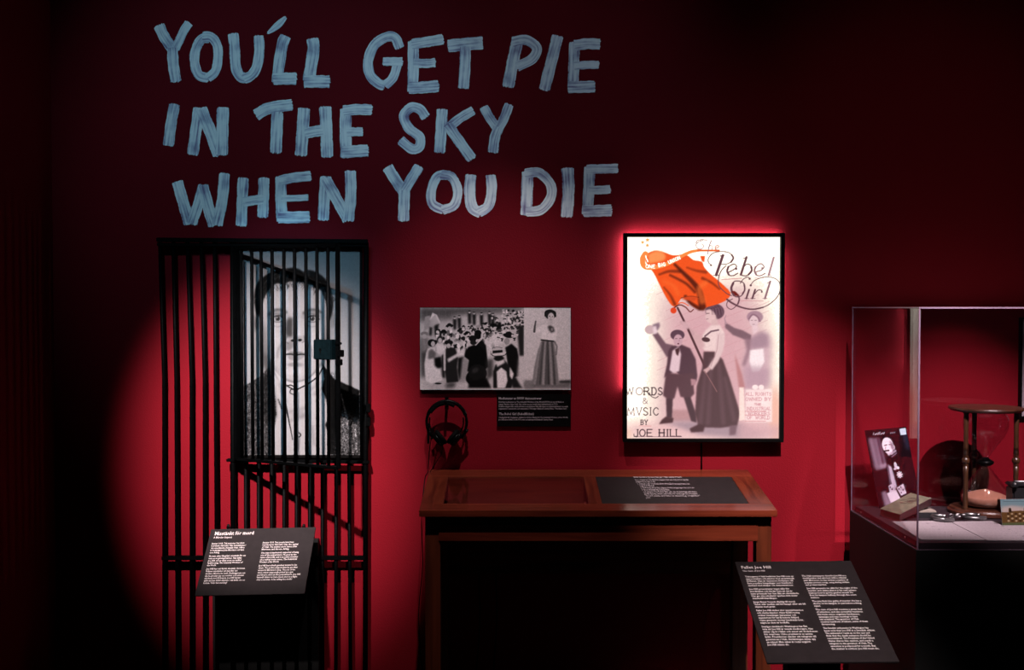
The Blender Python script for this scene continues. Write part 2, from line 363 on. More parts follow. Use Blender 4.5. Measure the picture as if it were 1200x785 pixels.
# ------------------------------------------------------------------ brushed slogan on the wall
def paint_mat():
    m = bpy.data.materials.new('brushed_pale_blue_paint'); m.use_nodes = True
    n = m.node_tree.nodes; L = m.node_tree.links; p = n['Principled BSDF']
    uv = n.new('ShaderNodeUVMap'); uv.uv_map = 'stroke'
    mp = n.new('ShaderNodeMapping'); mp.inputs['Scale'].default_value = (4, 70, 1); L.new(uv.outputs[0], mp.inputs[0])
    st = n.new('ShaderNodeTexNoise'); st.inputs['Scale'].default_value = 1.6; st.inputs['Detail'].default_value = 5; L.new(mp.outputs[0], st.inputs['Vector'])
    tc = n.new('ShaderNodeTexCoord')
    pa = n.new('ShaderNodeTexNoise'); pa.inputs['Scale'].default_value = 9; pa.inputs['Detail'].default_value = 3; L.new(tc.outputs['Object'], pa.inputs['Vector'])
    # thin places: streak noise * patch noise
    m1 = n.new('ShaderNodeMath'); m1.operation = 'MULTIPLY'; L.new(st.outputs[0], m1.inputs[0]); L.new(pa.outputs[0], m1.inputs[1])
    r = n.new('ShaderNodeValToRGB'); L.new(m1.outputs[0], r.inputs[0])
    e = r.color_ramp.elements; e[0].position = 0.13; e[0].color = (0.22, 0.17, 0.32, 1); e[1].position = 0.25; e[1].color = (0.80, 0.84, 0.88, 1)
    x = e.new(0.18); x.color = (0.46, 0.49, 0.62, 1); x2 = e.new(0.36); x2.color = (0.93, 0.96, 0.97, 1)
    L.new(r.outputs[0], p.inputs['Base Color']); p.inputs['Roughness'].default_value = 0.6
    b = n.new('ShaderNodeBump'); b.inputs['Strength'].default_value = 0.5; b.inputs['Distance'].default_value = 0.002
    L.new(st.outputs[0], b.inputs['Height']); L.new(b.outputs[0], p.inputs['Normal'])
    # dry-brush gaps near the rim: edge attribute (0 centre .. 1 rim) against fine noise
    ed = n.new('ShaderNodeAttribute'); ed.attribute_name = 'rim'
    mp2 = n.new('ShaderNodeMapping'); mp2.inputs['Scale'].default_value = (60, 260, 1); L.new(uv.outputs[0], mp2.inputs[0])
    fn = n.new('ShaderNodeTexNoise'); fn.inputs['Scale'].default_value = 1.5; fn.inputs['Detail'].default_value = 3; L.new(mp2.outputs[0], fn.inputs['Vector'])
    ad = n.new('ShaderNodeMath'); ad.operation = 'MULTIPLY_ADD'; L.new(ed.outputs['Fac'], ad.inputs[0]); ad.inputs[1].default_value = 0.34; L.new(fn.outputs[0], ad.inputs[2])
    m3 = n.new('ShaderNodeMath'); m3.operation = 'MULTIPLY_ADD'; L.new(m1.outputs[0], m3.inputs[0]); m3.inputs[1].default_value = -0.6; L.new(ad.outputs[0], m3.inputs[2])
    th = n.new('ShaderNodeMath'); th.operation = 'LESS_THAN'; L.new(m3.outputs[0], th.inputs[0]); th.inputs[1].default_value = 0.74
    L.new(th.outputs[0], p.inputs['Alpha'])
    return m
M_paint = paint_mat()
R1 = (170, 10, 4.286); R2 = (410, 10, 3.636); R3 = (180, 110, 4.286); R4 = (430, 110, 3.871)
LET = [
 ('Y', R1, [([(68, 82), (98, 145), (142, 208)], 54), ([(222, 70), (195, 110), (172, 160), (150, 205)], 44), ([(138, 195), (142, 280), (156, 370)], 54)]),
 ('O', R1, [([(322, 148), (282, 155), (252, 215), (250, 280), (272, 335), (322, 350)], 48), ([(285, 140), (330, 142), (362, 185), (366, 250), (352, 315), (312, 352)], 46)]),
 ('U', R1, [([(442, 124), (450, 200), (455, 290), (478, 340), (520, 352)], 52), ([(570, 134), (574, 210), (562, 290), (535, 335), (495, 355)], 50)]),
 ('apostrophe', R1, [([(708, 42), (665, 85), (615, 125)], 26)]),
 ('L', R1, [([(708, 136), (690, 180), (672, 290), (664, 375)], 56), ([(642, 354), (700, 352), (762, 352)], 60)]),
 ('L', R1, [([(840, 148), (846, 200), (832, 300), (820, 368)], 60), ([(796, 366), (860, 366), (930, 368)], 62)]),
 ('G', R2, [([(214, 170), (192, 125), (155, 122), (105, 155), (78, 222), (86, 282), (120, 318), (150, 330)], 42), ([(148, 330), (185, 292), (205, 225)], 38), ([(140, 226), (180, 226), (226, 226)], 36)]),
 ('E', R2, [([(270, 138), (270, 250), (268, 358)], 46), ([(262, 152), (330, 142), (400, 130)], 44), ([(270, 232), (320, 234), (366, 230)], 38), ([(248, 338), (310, 336), (380, 330)], 50)]),
 ('T', R2, [([(416, 160), (490, 152), (568, 146)], 54), ([(492, 160), (490, 250), (484, 342)], 46)]),
 ('P', R2, [([(716, 130), (695, 225), (674, 336)], 50), ([(690, 142), (750, 134), (796, 168), (776, 215), (710, 248)], 42)]),
 ('I', R2, [([(886, 114), (860, 220), (828, 348)], 48)]),
 ('E', R2, [([(958, 142), (954, 250), (950, 352)], 46), ([(955, 158), (1010, 150), (1068, 152)], 46), ([(955, 245), (1010, 240), (1062, 240)], 34), ([(928, 335), (990, 334), (1046, 332)], 50)]),
 ('I', R3, [([(106, 50), (88, 150), (74, 262)], 54)]),
 ('N', R3, [([(228, 68), (212, 190), (196, 308)], 56), ([(236, 72), (285, 190), (328, 312)], 60), ([(348, 66), (345, 190), (342, 308)], 60)]),
 ('T', R3, [([(512, 108), (580, 72), (698, 54)], 58), ([(622, 90), (618, 190), (614, 298)], 58)]),
 ('H', R3, [([(756, 70), (748, 190), (740, 312)], 60), ([(862, 62), (868, 190), (872, 320)], 60), ([(760, 200), (800, 190), (850, 182)], 54)]),
 ('E', R3, [([(966, 72), (964, 190), (968, 322)], 58), ([(950, 86), (1020, 78), (1098, 80)], 54), ([(970, 192), (1010, 190), (1052, 190)], 44), ([(945, 292), (1010, 288), (1080, 284)], 60)]),
 ('S', R4, [([(268, 108), (240, 70), (200, 62), (168, 100), (190, 155), (238, 195), (238, 238), (205, 250), (150, 208)], 44)]),
 ('K', R4, [([(342, 68), (336, 170), (330, 268)], 50), ([(484, 74), (420, 112), (362, 160)], 42), ([(365, 138), (415, 210), (478, 298)], 48)]),
 ('Y', R4, [([(528, 58), (555, 105), (590, 155)], 42), ([(646, 46), (622, 110), (585, 180)], 42), ([(598, 150), (580, 200), (572, 268)], 46)]),
 ('W', R3, [([(118, 438), (150, 550), (180, 655)], 56), ([(252, 458), (222, 560), (190, 655)], 54), ([(245, 458), (275, 570), (305, 665)], 58), ([(356, 398), (345, 530), (318, 662)], 54)]),
 ('H', R3, [([(450, 420), (445, 540), (440, 665)], 54), ([(554, 420), (552, 520), (548, 622)], 54), ([(448, 545), (500, 535), (552, 528)], 48)]),
 ('E', R3, [([(640, 414), (640, 530), (646, 645)], 56), ([(630, 436), (710, 420), (792, 412)], 50), ([(640, 524), (710, 524), (776, 520)], 32), ([(622, 620), (700, 620), (786, 618)], 58)]),
 ('N', R3, [([(866, 414), (858, 520), (852, 636)], 56), ([(862, 424), (920, 530), (978, 636)], 56), ([(988, 384), (990, 510), (978, 640)], 56)]),
 ('Y', R4, [([(92, 330), (130, 390), (170, 450)], 50), ([(238, 326), (205, 380), (165, 445)], 46), ([(170, 435), (168, 510), (166, 578)], 50)]),
 ('O', R4, [([(368, 368), (320, 375), (292, 440), (298, 500), (350, 528)], 42), ([(335, 364), (385, 378), (412, 440), (395, 505), (340, 528)], 42)]),
 ('U', R4, [([(472, 365), (466, 440), (478, 515), (520, 540)], 50), ([(560, 366), (566, 430), (552, 505), (505, 540)], 46)]),
 ('D', R4, [([(730, 350), (726, 450), (722, 550)], 52), ([(715, 362), (780, 358), (832, 410), (834, 470), (790, 525), (720, 536)], 44)]),
 ('I', R4, [([(910, 334), (914, 440), (906, 560)], 54)]),
 ('E', R4, [([(1010, 328), (1006, 440), (1000, 552)], 50), ([(995, 342), (1070, 340), (1140, 338)], 42), ([(1005, 436), (1060, 436), (1106, 432)], 38), ([(980, 532), (1050, 530), (1112, 528)], 52)]),
]
def stroke_mesh(strokes, reg, seed):
    rnd = random.Random(seed); verts = []; faces = []; uvs = []; rim = []
    ox, oy, k = reg
    for si, (pts, wd) in enumerate(strokes):
        P = smooth(pts, 14) if len(pts) > 3 else smooth(pts, 20)
        P = [Vector((ox + a / k, oy + b / k)) for a, b in P]; wd = wd / k / 2.0; N = len(P)
        nx = 14; L = [0]
        for i in range(1, N): L.append(L[-1] + (P[i] - P[i - 1]).length)
        base = len(verts); us = rnd.random() * 50; Y = -0.0012 - 0.0009 * si
        jit = [rnd.uniform(-1.5, 1.5) for _ in range(nx + 1)]; jit2 = [rnd.uniform(-2.2, 2.2) for _ in range(nx + 1)]
        for i in range(N):
            t = (P[min(i + 1, N - 1)] - P[max(i - 1, 0)]).normalized(); nn = Vector((-t.y, t.x))
            f = i / (N - 1); ww = wd * (1.02 + 0.03 * math.sin(i * 0.45 + us) + rnd.uniform(-0.008, 0.008))
            if len(strokes) == 1 and wd < 4: ww = wd * (0.35 + 1.0 * math.sin(math.pi * min(1, f * .9 + .08)))
            for j in range(nx + 1):
                q = j / nx * 2 - 1
                end = 0
                if i == 0: end = -jit[j] * 0.35 * (1)
                if i == N - 1: end = jit2[j] * 0.35
                # brush ends are slightly rounded
                rd = (1 - math.sqrt(max(0, 1 - (abs(q) ** 4) * 0.9))) * wd * 0.35
                if i == 0: end += rd * 1
                if i == N - 1: end -= rd
                p = P[i] + nn * ww * q + t * end
                verts.append(U(p.x, p.y, Y)[:]); uvs.append(((us + L[i] / 280.0), (us + q * ww / 280.0)))
                dl = min(L[i], L[-1] - L[i]) / (wd * 0.9)
                rim.append(max(abs(q) ** 6, max(0, 1 - dl * 2.0)))
        for i in range(N - 1):
            for j in range(nx):
                a = base + i * (nx + 1) + j; faces.append((a, a + 1, a + nx + 2, a + nx + 1))
    me = bpy.data.meshes.new('painted_letter'); me.from_pydata(verts, [], faces)
    uvl = me.uv_layers.new(name='stroke')
    vi = np.zeros(len(me.loops), np.int32); me.loops.foreach_get('vertex_index', vi)
    uvl.data.foreach_set('uv', np.array(uvs)[vi].ravel())
    at = me.attributes.new('rim', 'FLOAT', 'POINT'); at.data.foreach_set('value', np.array(rim, dtype=np.float32))
    return me
for i, (ch, reg, st) in enumerate(LET):
    o = put('painted_letter', stroke_mesh(st, reg, i + 3), M_paint, wall)
    o['label'] = ('pale blue brushed capital %s' % ch) if ch != 'apostrophe' else 'pale blue brushed apostrophe'

# ------------------------------------------------------------------ cell gate
CY = -0.040
def bar(px, y0, y1, Y, r, parent, name='bar', mid=None, m=M_black, n=8):
    k = MB(); a = U(px[0], y0, Y); b = U(px[-1], y1, Y)
    pts = [a]
    if len(px) > 2:
        pts.append(U(px[1], mid or (y0 + y1) / 2, Y))
    pts.append(b); k.tube(pts, r, n); return k.done(name, m, parent, True)
gate = empty('cell_gate', (U(308, 400, CY).x, CY, 0), 'black iron prison cell gate with an open barred upper door on the red wall', 'gate')
def rail(name, x0, y0, x1, y1, h, Y, d, parent, bev=0.002):
    a = U(x0, y0, Y); b = U(x1, y1, Y); hh = h / 280 / 2
    k = MB(); k.hexa([(a.x, Y - d, a.z - hh), (b.x, Y - d, b.z - hh), (b.x, Y - d, b.z + hh), (a.x, Y - d, a.z + hh),
                      (a.x, Y + d, a.z - hh), (b.x, Y + d, b.z - hh), (b.x, Y + d, b.z + hh), (a.x, Y + d, a.z + hh)])
    return k.done(name, M_black, parent, False, bev)
rail('top_rail', 184, 281, 431, 283, 5, CY - 0.012, 0.012, gate)
rail('top_rail', 185, 286.5, 431, 287.5, 4, CY, 0.014, gate)
rail('middle_rail', 266, 539, 433, 541.5, 3.4, CY, 0.014, gate)
rail('low_rail', 190, 653.5, 428, 653.5, 4.5, CY, 0.012, gate)
full = [(187.5, 192.3, 192.6), (203, 206.5, 208.5), (219.8, 224.5, 224.5), (236, 239.8, 240), (251.5, 252.6, 255)]
for p in full: bar(p, 284, 826, CY, 0.0080, gate, mid=445)
for p in [(272.7, 273.5)]: bar(p, 284, 826, CY, 0.011, gate)
bar((429, 428.5, 428), 284, 826, CY, 0.011, gate, mid=545)
low = [(288, 288.5), (303, 303.5), (318.4, 318.5), (333, 333), (347.5, 347.5), (363, 363), (377.8, 378), (394, 393.5), (409, 411)]
for p in low: bar(p, 540, 826, CY, 0.0080, gate)
for y in (478, 494):
    a = U(431, y, CY); box('hinge_knuckle', (a.x - 0.006, CY - 0.018, a.z - 0.018), (a.x + 0.012, CY + 0.012, a.z + 0.018), M_black, gate, 0.003)
# open door: hinge line near x=277, free end swung towards the room
H0 = U(277, 400, CY - 0.02); FR = D(396, 400, 4.285)
def dp(px, z):
    """point of the open door plane under pixel column px"""
    a = (px - 600) / F; c = math.cos(PITCH)
    d0 = Vector((H0.x, H0.y)); d1 = Vector((FR.x, FR.y))
    # ray (0,CAMY)+t(a,1)
    ex, ey = d1.x - d0.x, d1.y - d0.y
    s_ = (a * (d0.y - CAMY) - d0.x) / (ex - a * ey)
    return Vector((d0.x + s_ * ex, d0.y + s_ * ey, z))
zt = U(277, 290.5, CY).z; zb = U(277, 538.5, CY - 0.02).z
k = MB()
dirv = Vector((FR.x - H0.x, FR.y - H0.y, 0)).normalized(); nrm = Vector((dirv.y, -dirv.x, 0))
def obox(k, p, q, wd, th):
    """vertical/horizontal bar between p and q, width wd along the door, thickness th"""
    ax = (q - p).normalized()
    side = dirv if abs(ax.z) > 0.5 else Vector((0, 0, 1))
    c = []
    for P_ in (p, q):
        c += [P_ - side * wd / 2 - nrm * th / 2, P_ + side * wd / 2 - nrm * th / 2, P_ + side * wd / 2 + nrm * th / 2, P_ - side * wd / 2 + nrm * th / 2]
    k.hexa(c)
obox(k, Vector((H0.x, H0.y, zb)), Vector((H0.x, H0.y, zt)), 0.020, 0.022)
door = k.done('cell_door', M_black, gate, False, 0.002)
k = MB(); obox(k, dp(396, zb), dp(396, zt), 0.019, 0.010); k.done('door_stile', M_black, door, False, 0.002)
for z in (zt - 0.003, zb + 0.003):
    k = MB(); obox(k, Vector((H0.x, H0.y, z)), dp(396, z), 0.012, 0.022); k.done('door_rail', M_black, door, False, 0.002)
for px in (283, 295.4, 306.4, 319.3, 333, 345.6, 358.8, 371.8, 384.6):
    k = MB(); k.tube([dp(px, zb), dp(px, zt)], 0.0072, 8); k.done('door_bar', M_black, door, True)
# lock
a = dp(372.5, 0); b = dp(393.5, 0); z0 = D(380, 421.5, 4.28).z; z1 = D(380, 398, 4.28).z
k = MB(); c = []
for z in (z0, z1):
    for p, o_ in ((a, 0.012), (b, 0.012), (b, -0.030), (a, -0.030)):
        q = p + nrm * (-o_) ; c.append((q.x, q.y, z))
k.hexa(c); lock = k.done('lock_box', M_lock, door, False, 0.003)
cc = dp(381, (z0 + z1) / 2) + nrm * 0.0305
k = MB(); k.lathe([(0.0055, 0), (0.0055, 0.002)], cc, 12, Matrix((( dirv.x, 0, nrm.x), (dirv.y, 0, nrm.y), (0, 1, 0)))); 
k.box((cc.x - 0.002, cc.y - 0.0022, cc.z - 0.012), (cc.x + 0.002, cc.y + 0.001, cc.z)); kh = k.done('keyhole', M_plastic, door)
for (px, y0, y1, w_) in ((399, 410, 418, 0.020), (397, 421, 428, 0.022), (396.5, 401, 404, 0.020)):
    p = dp(px, 0); z0_ = D(px, y1, 4.28).z; z1_ = D(px, y0, 4.28).z
    k = MB(); obox(k, Vector((p.x, p.y, z0_)), Vector((p.x, p.y, z1_)), w_, 0.022); k.done('latch_plate', M_black, door, False, 0.002)

# ------------------------------------------------------------------ portrait behind the bars
pt = empty('portrait_photograph', (U(349, 400, 0).x, -0.012, U(349, 537, 0).z), 'large black and white portrait photograph of a man behind the open barred door', 'photograph')
a = U(273.5, 287, -0.02); b = U(425, 537, -0.02)
box('backing_panel', (a.x, -0.020, b.z), (b.x, -0.002, a.z), M_frame, pt, 0.002)
I = Ink(277, 290, 421.5, 533, 1.5, 0.72)
I.poly([(277, 290), (421, 290), (421, 340), (277, 330)], 0.66, 1, 12)
I.R(1 * 0, 0, 1)
# neck, face
I.poly([(318, 425), (378, 425), (384, 455), (352, 475), (322, 460)], 0.74, 1, 1.5)
face = smooth([(303, 352), (301, 372), (303, 392), (308, 415), (317, 432), (330, 443), (346, 447), (362, 442), (374, 430), (381, 412), (385, 390), (387, 370), (384, 350), (374, 332), (352, 324), (326, 325), (308, 338), (303, 352)])
I.poly(face, 0.80, 1, 0.6)
I.blob(304, 400, 10, 40, 0.62, 0.5, 0, 1.0); I.blob(384, 395, 7, 38, 0.60, 0.55, 0, 1.0)
I.blob(300, 378, 4.5, 11, 0.55, 0.9, 4, 0.5); I.blob(300.5, 378, 2.2, 7, 0.35, 0.7, 4, 0.8); I.blob(389, 374, 3.5, 10, 0.55, 0.8, -4, 0.5)
# cheeks and forehead light
I.blob(346, 350, 24, 14, 0.87, 0.7, 0, 1.2); I.blob(320, 398, 9, 10, 0.86, 0.6, 0, 1.2); I.blob(368, 396, 9, 10, 0.88, 0.6, 0, 1.2)
# brow and eye sockets
for ex, sgn in ((325.5, -1), (366, 1)):
    I.blob(ex, 370, 11, 6, 0.52, 0.6, 0, 1.0)
    I.curve([(ex - 10, 366.5 + (1.5 if sgn < 0 else 0)), (ex - 3, 363), (ex + 5, 363), (ex + 10, 365.5)], 3.0, 0.34, 0.75, None, 1.2)
    I.poly(smooth([(ex - 7.5, 373.5), (ex - 2, 370.5), (ex + 3, 370.5), (ex + 7.5, 373.8), (ex + 1, 376), (ex - 7.5, 373.5)]), 0.82, 1, 0.3)
    I.curve([(ex - 8, 373.5), (ex - 2, 370), (ex + 3, 370), (ex + 8, 373.8)], 1.5, 0.15, 0.9)
    I.blob(ex, 373, 2.9, 2.9, 0.30, 1, 0, 0.3); I.blob(ex, 373, 1.3, 1.3, 0.04, 1, 0, 0.3); I.blob(ex - .9, 372, .6, .6, 0.95, 1, 0, 0.4)
    I.curve([(ex - 7, 375.5), (ex, 377.3), (ex + 7, 375.5)], 0.9, 0.3, 0.7)
    I.curve([(ex - 6, 381), (ex, 382.6), (ex + 6, 381)], 1.0, 0.55, 0.6, None, 0.8)
    I.curve([(ex - 8, 369), (ex - 1, 367.2), (ex + 8, 370)], 0.8, 0.4, 0.6)
# nose
I.poly([(338, 371), (344, 372), (344, 396), (336, 395), (335, 386)], 0.30, 0.75, 1.2)
I.poly([(344, 372), (349, 372), (352, 394), (344, 395)], 0.90, 0.8, 1.2)
I.blob(347, 397, 10, 4.2, 0.66, 0.7, 0, 0.8); I.blob(343.2, 398.8, 2.4, 1.4, 0.05, 1, 0, 0.5); I.blob(351.5, 398.2, 2.3, 1.5, 0.05, 1, -10, 0.5)
I.curve([(336, 394), (335, 400), (338, 402)], 1.4, 0.35, 0.7); I.curve([(356, 393), (357, 399), (354, 401)], 1.2, 0.45, 0.7)
I.blob(338, 405, 7, 5, 0.42, 0.6, -25, 0.9)
I.curve([(331, 401), (326, 410), (325, 418)], 2.2, 0.5, 0.5, None, 1.5); I.curve([(361, 401), (365, 409), (366, 417)], 2.2, 0.58, 0.5, None, 1.5)
I.blob(309, 404, 6, 26, 0.45, 0.6, -6, 1.0); I.poly([(303, 395), (312, 415), (325, 436), (318, 438), (308, 425)], 0.36, .6, 2.5); I.blob(381, 408, 5, 22, 0.50, .6, 8, 1.0)
I.poly([(334, 374), (342, 374), (342, 394), (333, 392)], 0.16, .55, 1.5)
# mouth
I.poly(smooth([(334, 415), (341, 411.5), (346, 412.8), (351, 411.5), (359, 415), (346, 417), (334, 415)]), 0.50, 0.8, 0.5)
I.poly(smooth([(336, 416), (346, 417), (357, 416), (352, 421), (346, 422), (340, 421), (336, 416)]), 0.62, 0.8, 0.6)
I.curve([(333, 415.2), (341, 414.6), (346, 416), (352, 414.8), (360, 415.6)], 1.5, 0.12, 0.95)
I.blob(346, 427, 9, 2.5, 0.50, 0.6, 0, 0.9); I.blob(346, 435, 9, 5, 0.88, 0.7, 0, 1.0)
I.curve([(310, 418), (320, 434), (334, 444), (348, 447), (364, 441), (376, 426)], 1.6, 0.42, 0.7, None, 1.5)
I.blob(313, 425, 5, 12, 0.38, 0.7, -25, 0.9)
# hair
hair = [(304, 372), (300, 366), (298, 352), (298.5, 341), (302, 331), (309, 324), (315, 320.5), (322, 317), (329, 318), (335, 315), (343, 313.5), (350, 315), (356, 318.5), (360, 316.5), (366, 317), (373, 320), (380, 325.5), (386, 334), (389, 345), (390.5, 357), (389, 367), (386, 375), (384.5, 362), (381, 350), (377, 341), (370, 335), (362, 333), (355, 329), (347, 331), (340, 329.5), (332, 333), (324, 332), (316, 339), (310, 348), (307, 358)]
I.poly(smooth(hair, 4), 0.07, 1, 0.7)
rs = random.Random(3)
for i in range(160):
    t = rs.random(); an = math.pi * (1.02 - 1.04 * t); rr_ = rs.uniform(.80, 1.0)
    x = 344.5 + 44.5 * math.cos(an) * rr_; y = 352 - 37 * math.sin(an) * rr_
    dx = rs.uniform(2, 6) * (1 if x > 340 else -1); I.curve([(x, y), (x + dx * .5, y + rs.uniform(-.5, 1.5)), (x + dx, y + rs.uniform(1, 5))], 0.7, rs.choice([0.02, 0.02, 0.30, 0.42, .2]), 0.55)
for i in range(110):
    t = rs.random(); x = 309 + 74 * t; y = 331 + 14 * abs(2 * t - 1) ** 2 + rs.uniform(-3, 3)
    I.line([(x, y), (x + rs.uniform(-3, 3), y + rs.uniform(2, 6))], 0.7, rs.choice([.12, .2, .35]), 0.6)
# shirt
I.poly([(318, 436), (328, 447), (346, 458), (366, 449), (378, 430), (386, 460), (384, 486), (387, 533), (321, 533), (322, 480)], 0.83, 1, 0.5)
I.poly([(320, 432), (334, 446), (346, 449), (362, 444), (378, 428), (378, 434), (364, 452), (346, 457), (330, 450)], 0.88, 1, 0.5)
I.curve([(333, 449), (340, 454), (347, 456), (360, 450), (372, 441), (378, 431)], 1.6, 0.05, 1)
I.curve([(336, 452), (341, 451), (346, 454)], 1.4, 0.1, 1)
I.curve([(345, 457), (341, 456), (340, 460), (344, 462)], 1.1, 0.1, 1); I.curve([(347.5, 509), (350, 512), (352.5, 509.5), (350.5, 507)], 1.5, 0.1, 1)
I.curve([(350, 460), (350, 480), (349, 507), (351, 533)], 0.9, 0.5, 0.8); I.line([(351, 514), (350, 526)], 1.6, 0.45, 0.7, None, 1)
I.curve([(334, 470), (338, 490), (343, 515)], 2.4, 0.06, 1, 1.0); I.curve([(326, 468), (330, 478)], 2, 0.2, 0.8)
for x0, y0, x1, y1 in ((366, 455, 378, 447), (368, 462, 380, 452), (372, 470, 379, 455), (340, 482, 356, 478), (342, 492, 358, 486), (366, 500, 368, 520), (328, 450, 336, 470)):
    I.line([(x0, y0), (x1, y1)], 3, 0.62, 0.6, None, 2)
I.blob(351, 486, 9, 5, 0.58, 0.4, 0, 1)
# jacket
lj = [(277, 456), (290, 450), (304, 441), (315, 430), (320, 446), (323, 470), (324, 488), (320, 510), (322, 533), (277, 533)]
rj = [(377.5, 426), (384, 434), (392, 444), (404, 449), (421.5, 457), (421.5, 533), (387, 533), (385, 512), (381, 497), (386, 488), (382, 468), (377, 455), (380, 444)]
I.poly(lj, 0.26, 1, 0.4); I.poly(rj, 0.05, 1, 0.4)
I.poly([(315, 430), (320, 446), (323, 470), (324, 488), (312, 500), (306, 470), (306, 446)], 0.12, 0.85, 1.5)
I.poly([(277, 456), (290, 452), (290, 533), (277, 533)], 0.40, 0.6, 3)
I.poly([(398, 482), (421, 490), (421, 533), (394, 533)], 0.38, 0.85, 3)
I.line([(400, 462), (405, 485), (410, 508), (413, 530)], 1.5, 0.66, 0.8, None, 1); I.line([(416, 500), (418, 530)], 1.2, 0.62, 0.7, None, 1)
I.line([(388, 440), (393, 470), (392, 500)], 5, 0.0, 0.7, None, 3)
J = I.a.copy(); I.grain(0.55, 0.9, True, 5)
mask = np.zeros(I.a.shape[:2])[..., None]; yy = I.ys[:, None]; xx = I.xs[None, :]
mask = (((J.mean(2) < 0.5) & (yy > 435))[..., None]) * 1.0
I.a = J * (1 - mask) + np.clip(I.a * 1.15, 0, 1) * mask
I.a = I.a * (1, 0.985, 1.0); I.grain(0.02, 1.0, True, 8)
Yp = -0.021
I.mesh('portrait_print', [U(277, 290, Yp), U(421.5, 290, Yp), U(421.5, 533, Yp), U(277, 533, Yp)], M_print, pt, 0.30)

# ------------------------------------------------------------------ demonstration photographs panel
pn = empty('photo_panel', (U(580, 457, 0).x, -0.012, U(580, 457, 0).z), 'black and white panel of a street demonstration beside a standing woman in a long skirt', 'photograph')
a = U(492, 360, -0.02); b = U(669, 457.5, -0.02)
box('backing_panel', (a.x, -0.020, b.z), (b.x, -0.001, a.z), M_frame, pn, 0.001)
I = Ink(492.3, 360.5, 668.7, 456.7, 2.0, 0.80)
I.R(490, 355, 7.478)
I.poly([(15, 40), (935, 40), (935, 60), (800, 110), (640, 120), (460, 110), (300, 150), (180, 160), (15, 170)], 0.22, 1, 3)
for x in range(20, 400, 55): I.line([(x, 45), (x, 130)], 6, 0.34, 0.5)
I.poly([(300, 110), (900, 70), (930, 260), (300, 240)], 0.74, 1, 4)
I.poly([(15, 150), (300, 140), (300, 760), (15, 760)], 0.70, 1, 10)
rs = random.Random(11)
# far crowd
for i in range(230):
    x = rs.uniform(560, 925); y = rs.uniform(60, 230) if x > 740 else rs.uniform(170, 300); I.blob(x, y, rs.uniform(6, 13), rs.uniform(5, 12), rs.choice([.08, .12, .92, .85, .2, .7]), 0.95, 0, 0.4)
for x, y in ((320, 130), (360, 120), (450, 80), (490, 90), (555, 95), (625, 85), (655, 100)):
    I.poly([(x - 16, y + 8), (x + 16, y + 8), (x + 14, y + 100), (x - 10, y + 105)], 0.09, 1, 1); I.blob(x, y, 9, 10, 0.7, 1); I.blob(x, y - 9, 12, 5, 0.1, 1)
# flags
I.poly([(60, 120), (105, 110), (120, 200), (50, 250)], 0.62, 1, .5); I.poly([(125, 85), (165, 105), (195, 170), (150, 210), (95, 245), (100, 150)], 0.85, 1, .3)
for t in range(7): I.line([(105 + t * 12, 235 - t * 18), (135 + t * 8, 105 + t * 3)] if False else [(98, 160 + t * 12), (150 + t * 6, 110 + t * 13)], 4, 0.2, 0.9)
I.poly([(100, 210), (125, 215), (120, 285), (95, 285)], 0.12, 1, 1); I.poly([(140, 200), (180, 180), (175, 280), (145, 285)], 0.1, 1, 1)
# middle crowd heads/hats
for x, y, c in ((275, 200, .12), (225, 255, .08), (300, 290, .55), (375, 240, .1), (430, 270, .08), (465, 225, .2), (525, 215, .75), (590, 260, .25), (630, 270, .1), (660, 200, .08), (345, 330, .6), (200, 310, .6)):
    I.blob(x, y, 34, 15, c, 1, rs.uniform(-8, 8), 0.25); I.blob(x, y - 10, 20, 14, c * .8, 1, 0, .3); I.blob(x, y + 24, 15, 20, 0.74, 1, 0, 0.4)
for i in range(95):
    x = rs.uniform(150, 670); y = rs.uniform(225, 440); I.blob(x, y, rs.uniform(8, 18), rs.uniform(8, 24), rs.choice([.05, .95, .9, .12, .1, .4]), .9, 0, 0.25)
for i in range(26):
    x = rs.uniform(340, 660); y = rs.uniform(200, 330); I.blob(x, y, 17, 5, rs.choice([.05, .8, .1]), .95, rs.uniform(-12, 12), .2); I.blob(x, y - 6, 10, 7, .12, .95, 0, .2); I.blob(x, y + 12, 8, 10, .78, .95, 0, .3)
I.poly([(570, 300), (660, 300), (665, 640), (600, 680), (590, 400)], 0.86, 1, 3)
# man far left
I.poly([(20, 310), (80, 310), (88, 420), (60, 650), (30, 655), (22, 500)], 0.25, 1, 2); I.poly([(22, 300), (80, 305), (85, 420), (30, 430)], 0.55, 1, 2); I.blob(55, 270, 33, 20, 0.5, 1, 0, .3); I.blob(55, 292, 20, 20, 0.7, 1, 0, .3)
# woman in white
I.poly([(85, 400), (140, 385), (160, 430), (170, 500), (215, 670), (180, 690), (120, 705), (70, 690), (60, 600), (55, 540), (70, 440)], 0.90, 1, .6)
I.poly([(90, 420), (120, 400), (165, 440), (150, 480), (110, 490), (85, 490)], 0.35, .9, 1); I.blob(120, 350, 36, 34, 0.1, 1, 0, .2); I.blob(130, 358, 17, 24, 0.75, 1, 0, .3)
I.poly([(140, 480), (200, 470), (215, 560), (175, 575), (145, 550)], 0.06, 1, 1); I.poly([(205, 430), (235, 430), (235, 660), (210, 650)], 0.08, 1, 1); I.blob(175, 705, 30, 8, .1, 1)
I.blob(190, 320, 26, 30, 0.15, 1); I.blob(192, 328, 17, 22, 0.78, 1); I.poly([(155, 360), (225, 350), (240, 440), (200, 460), (165, 440)], 0.88, 1, 1)
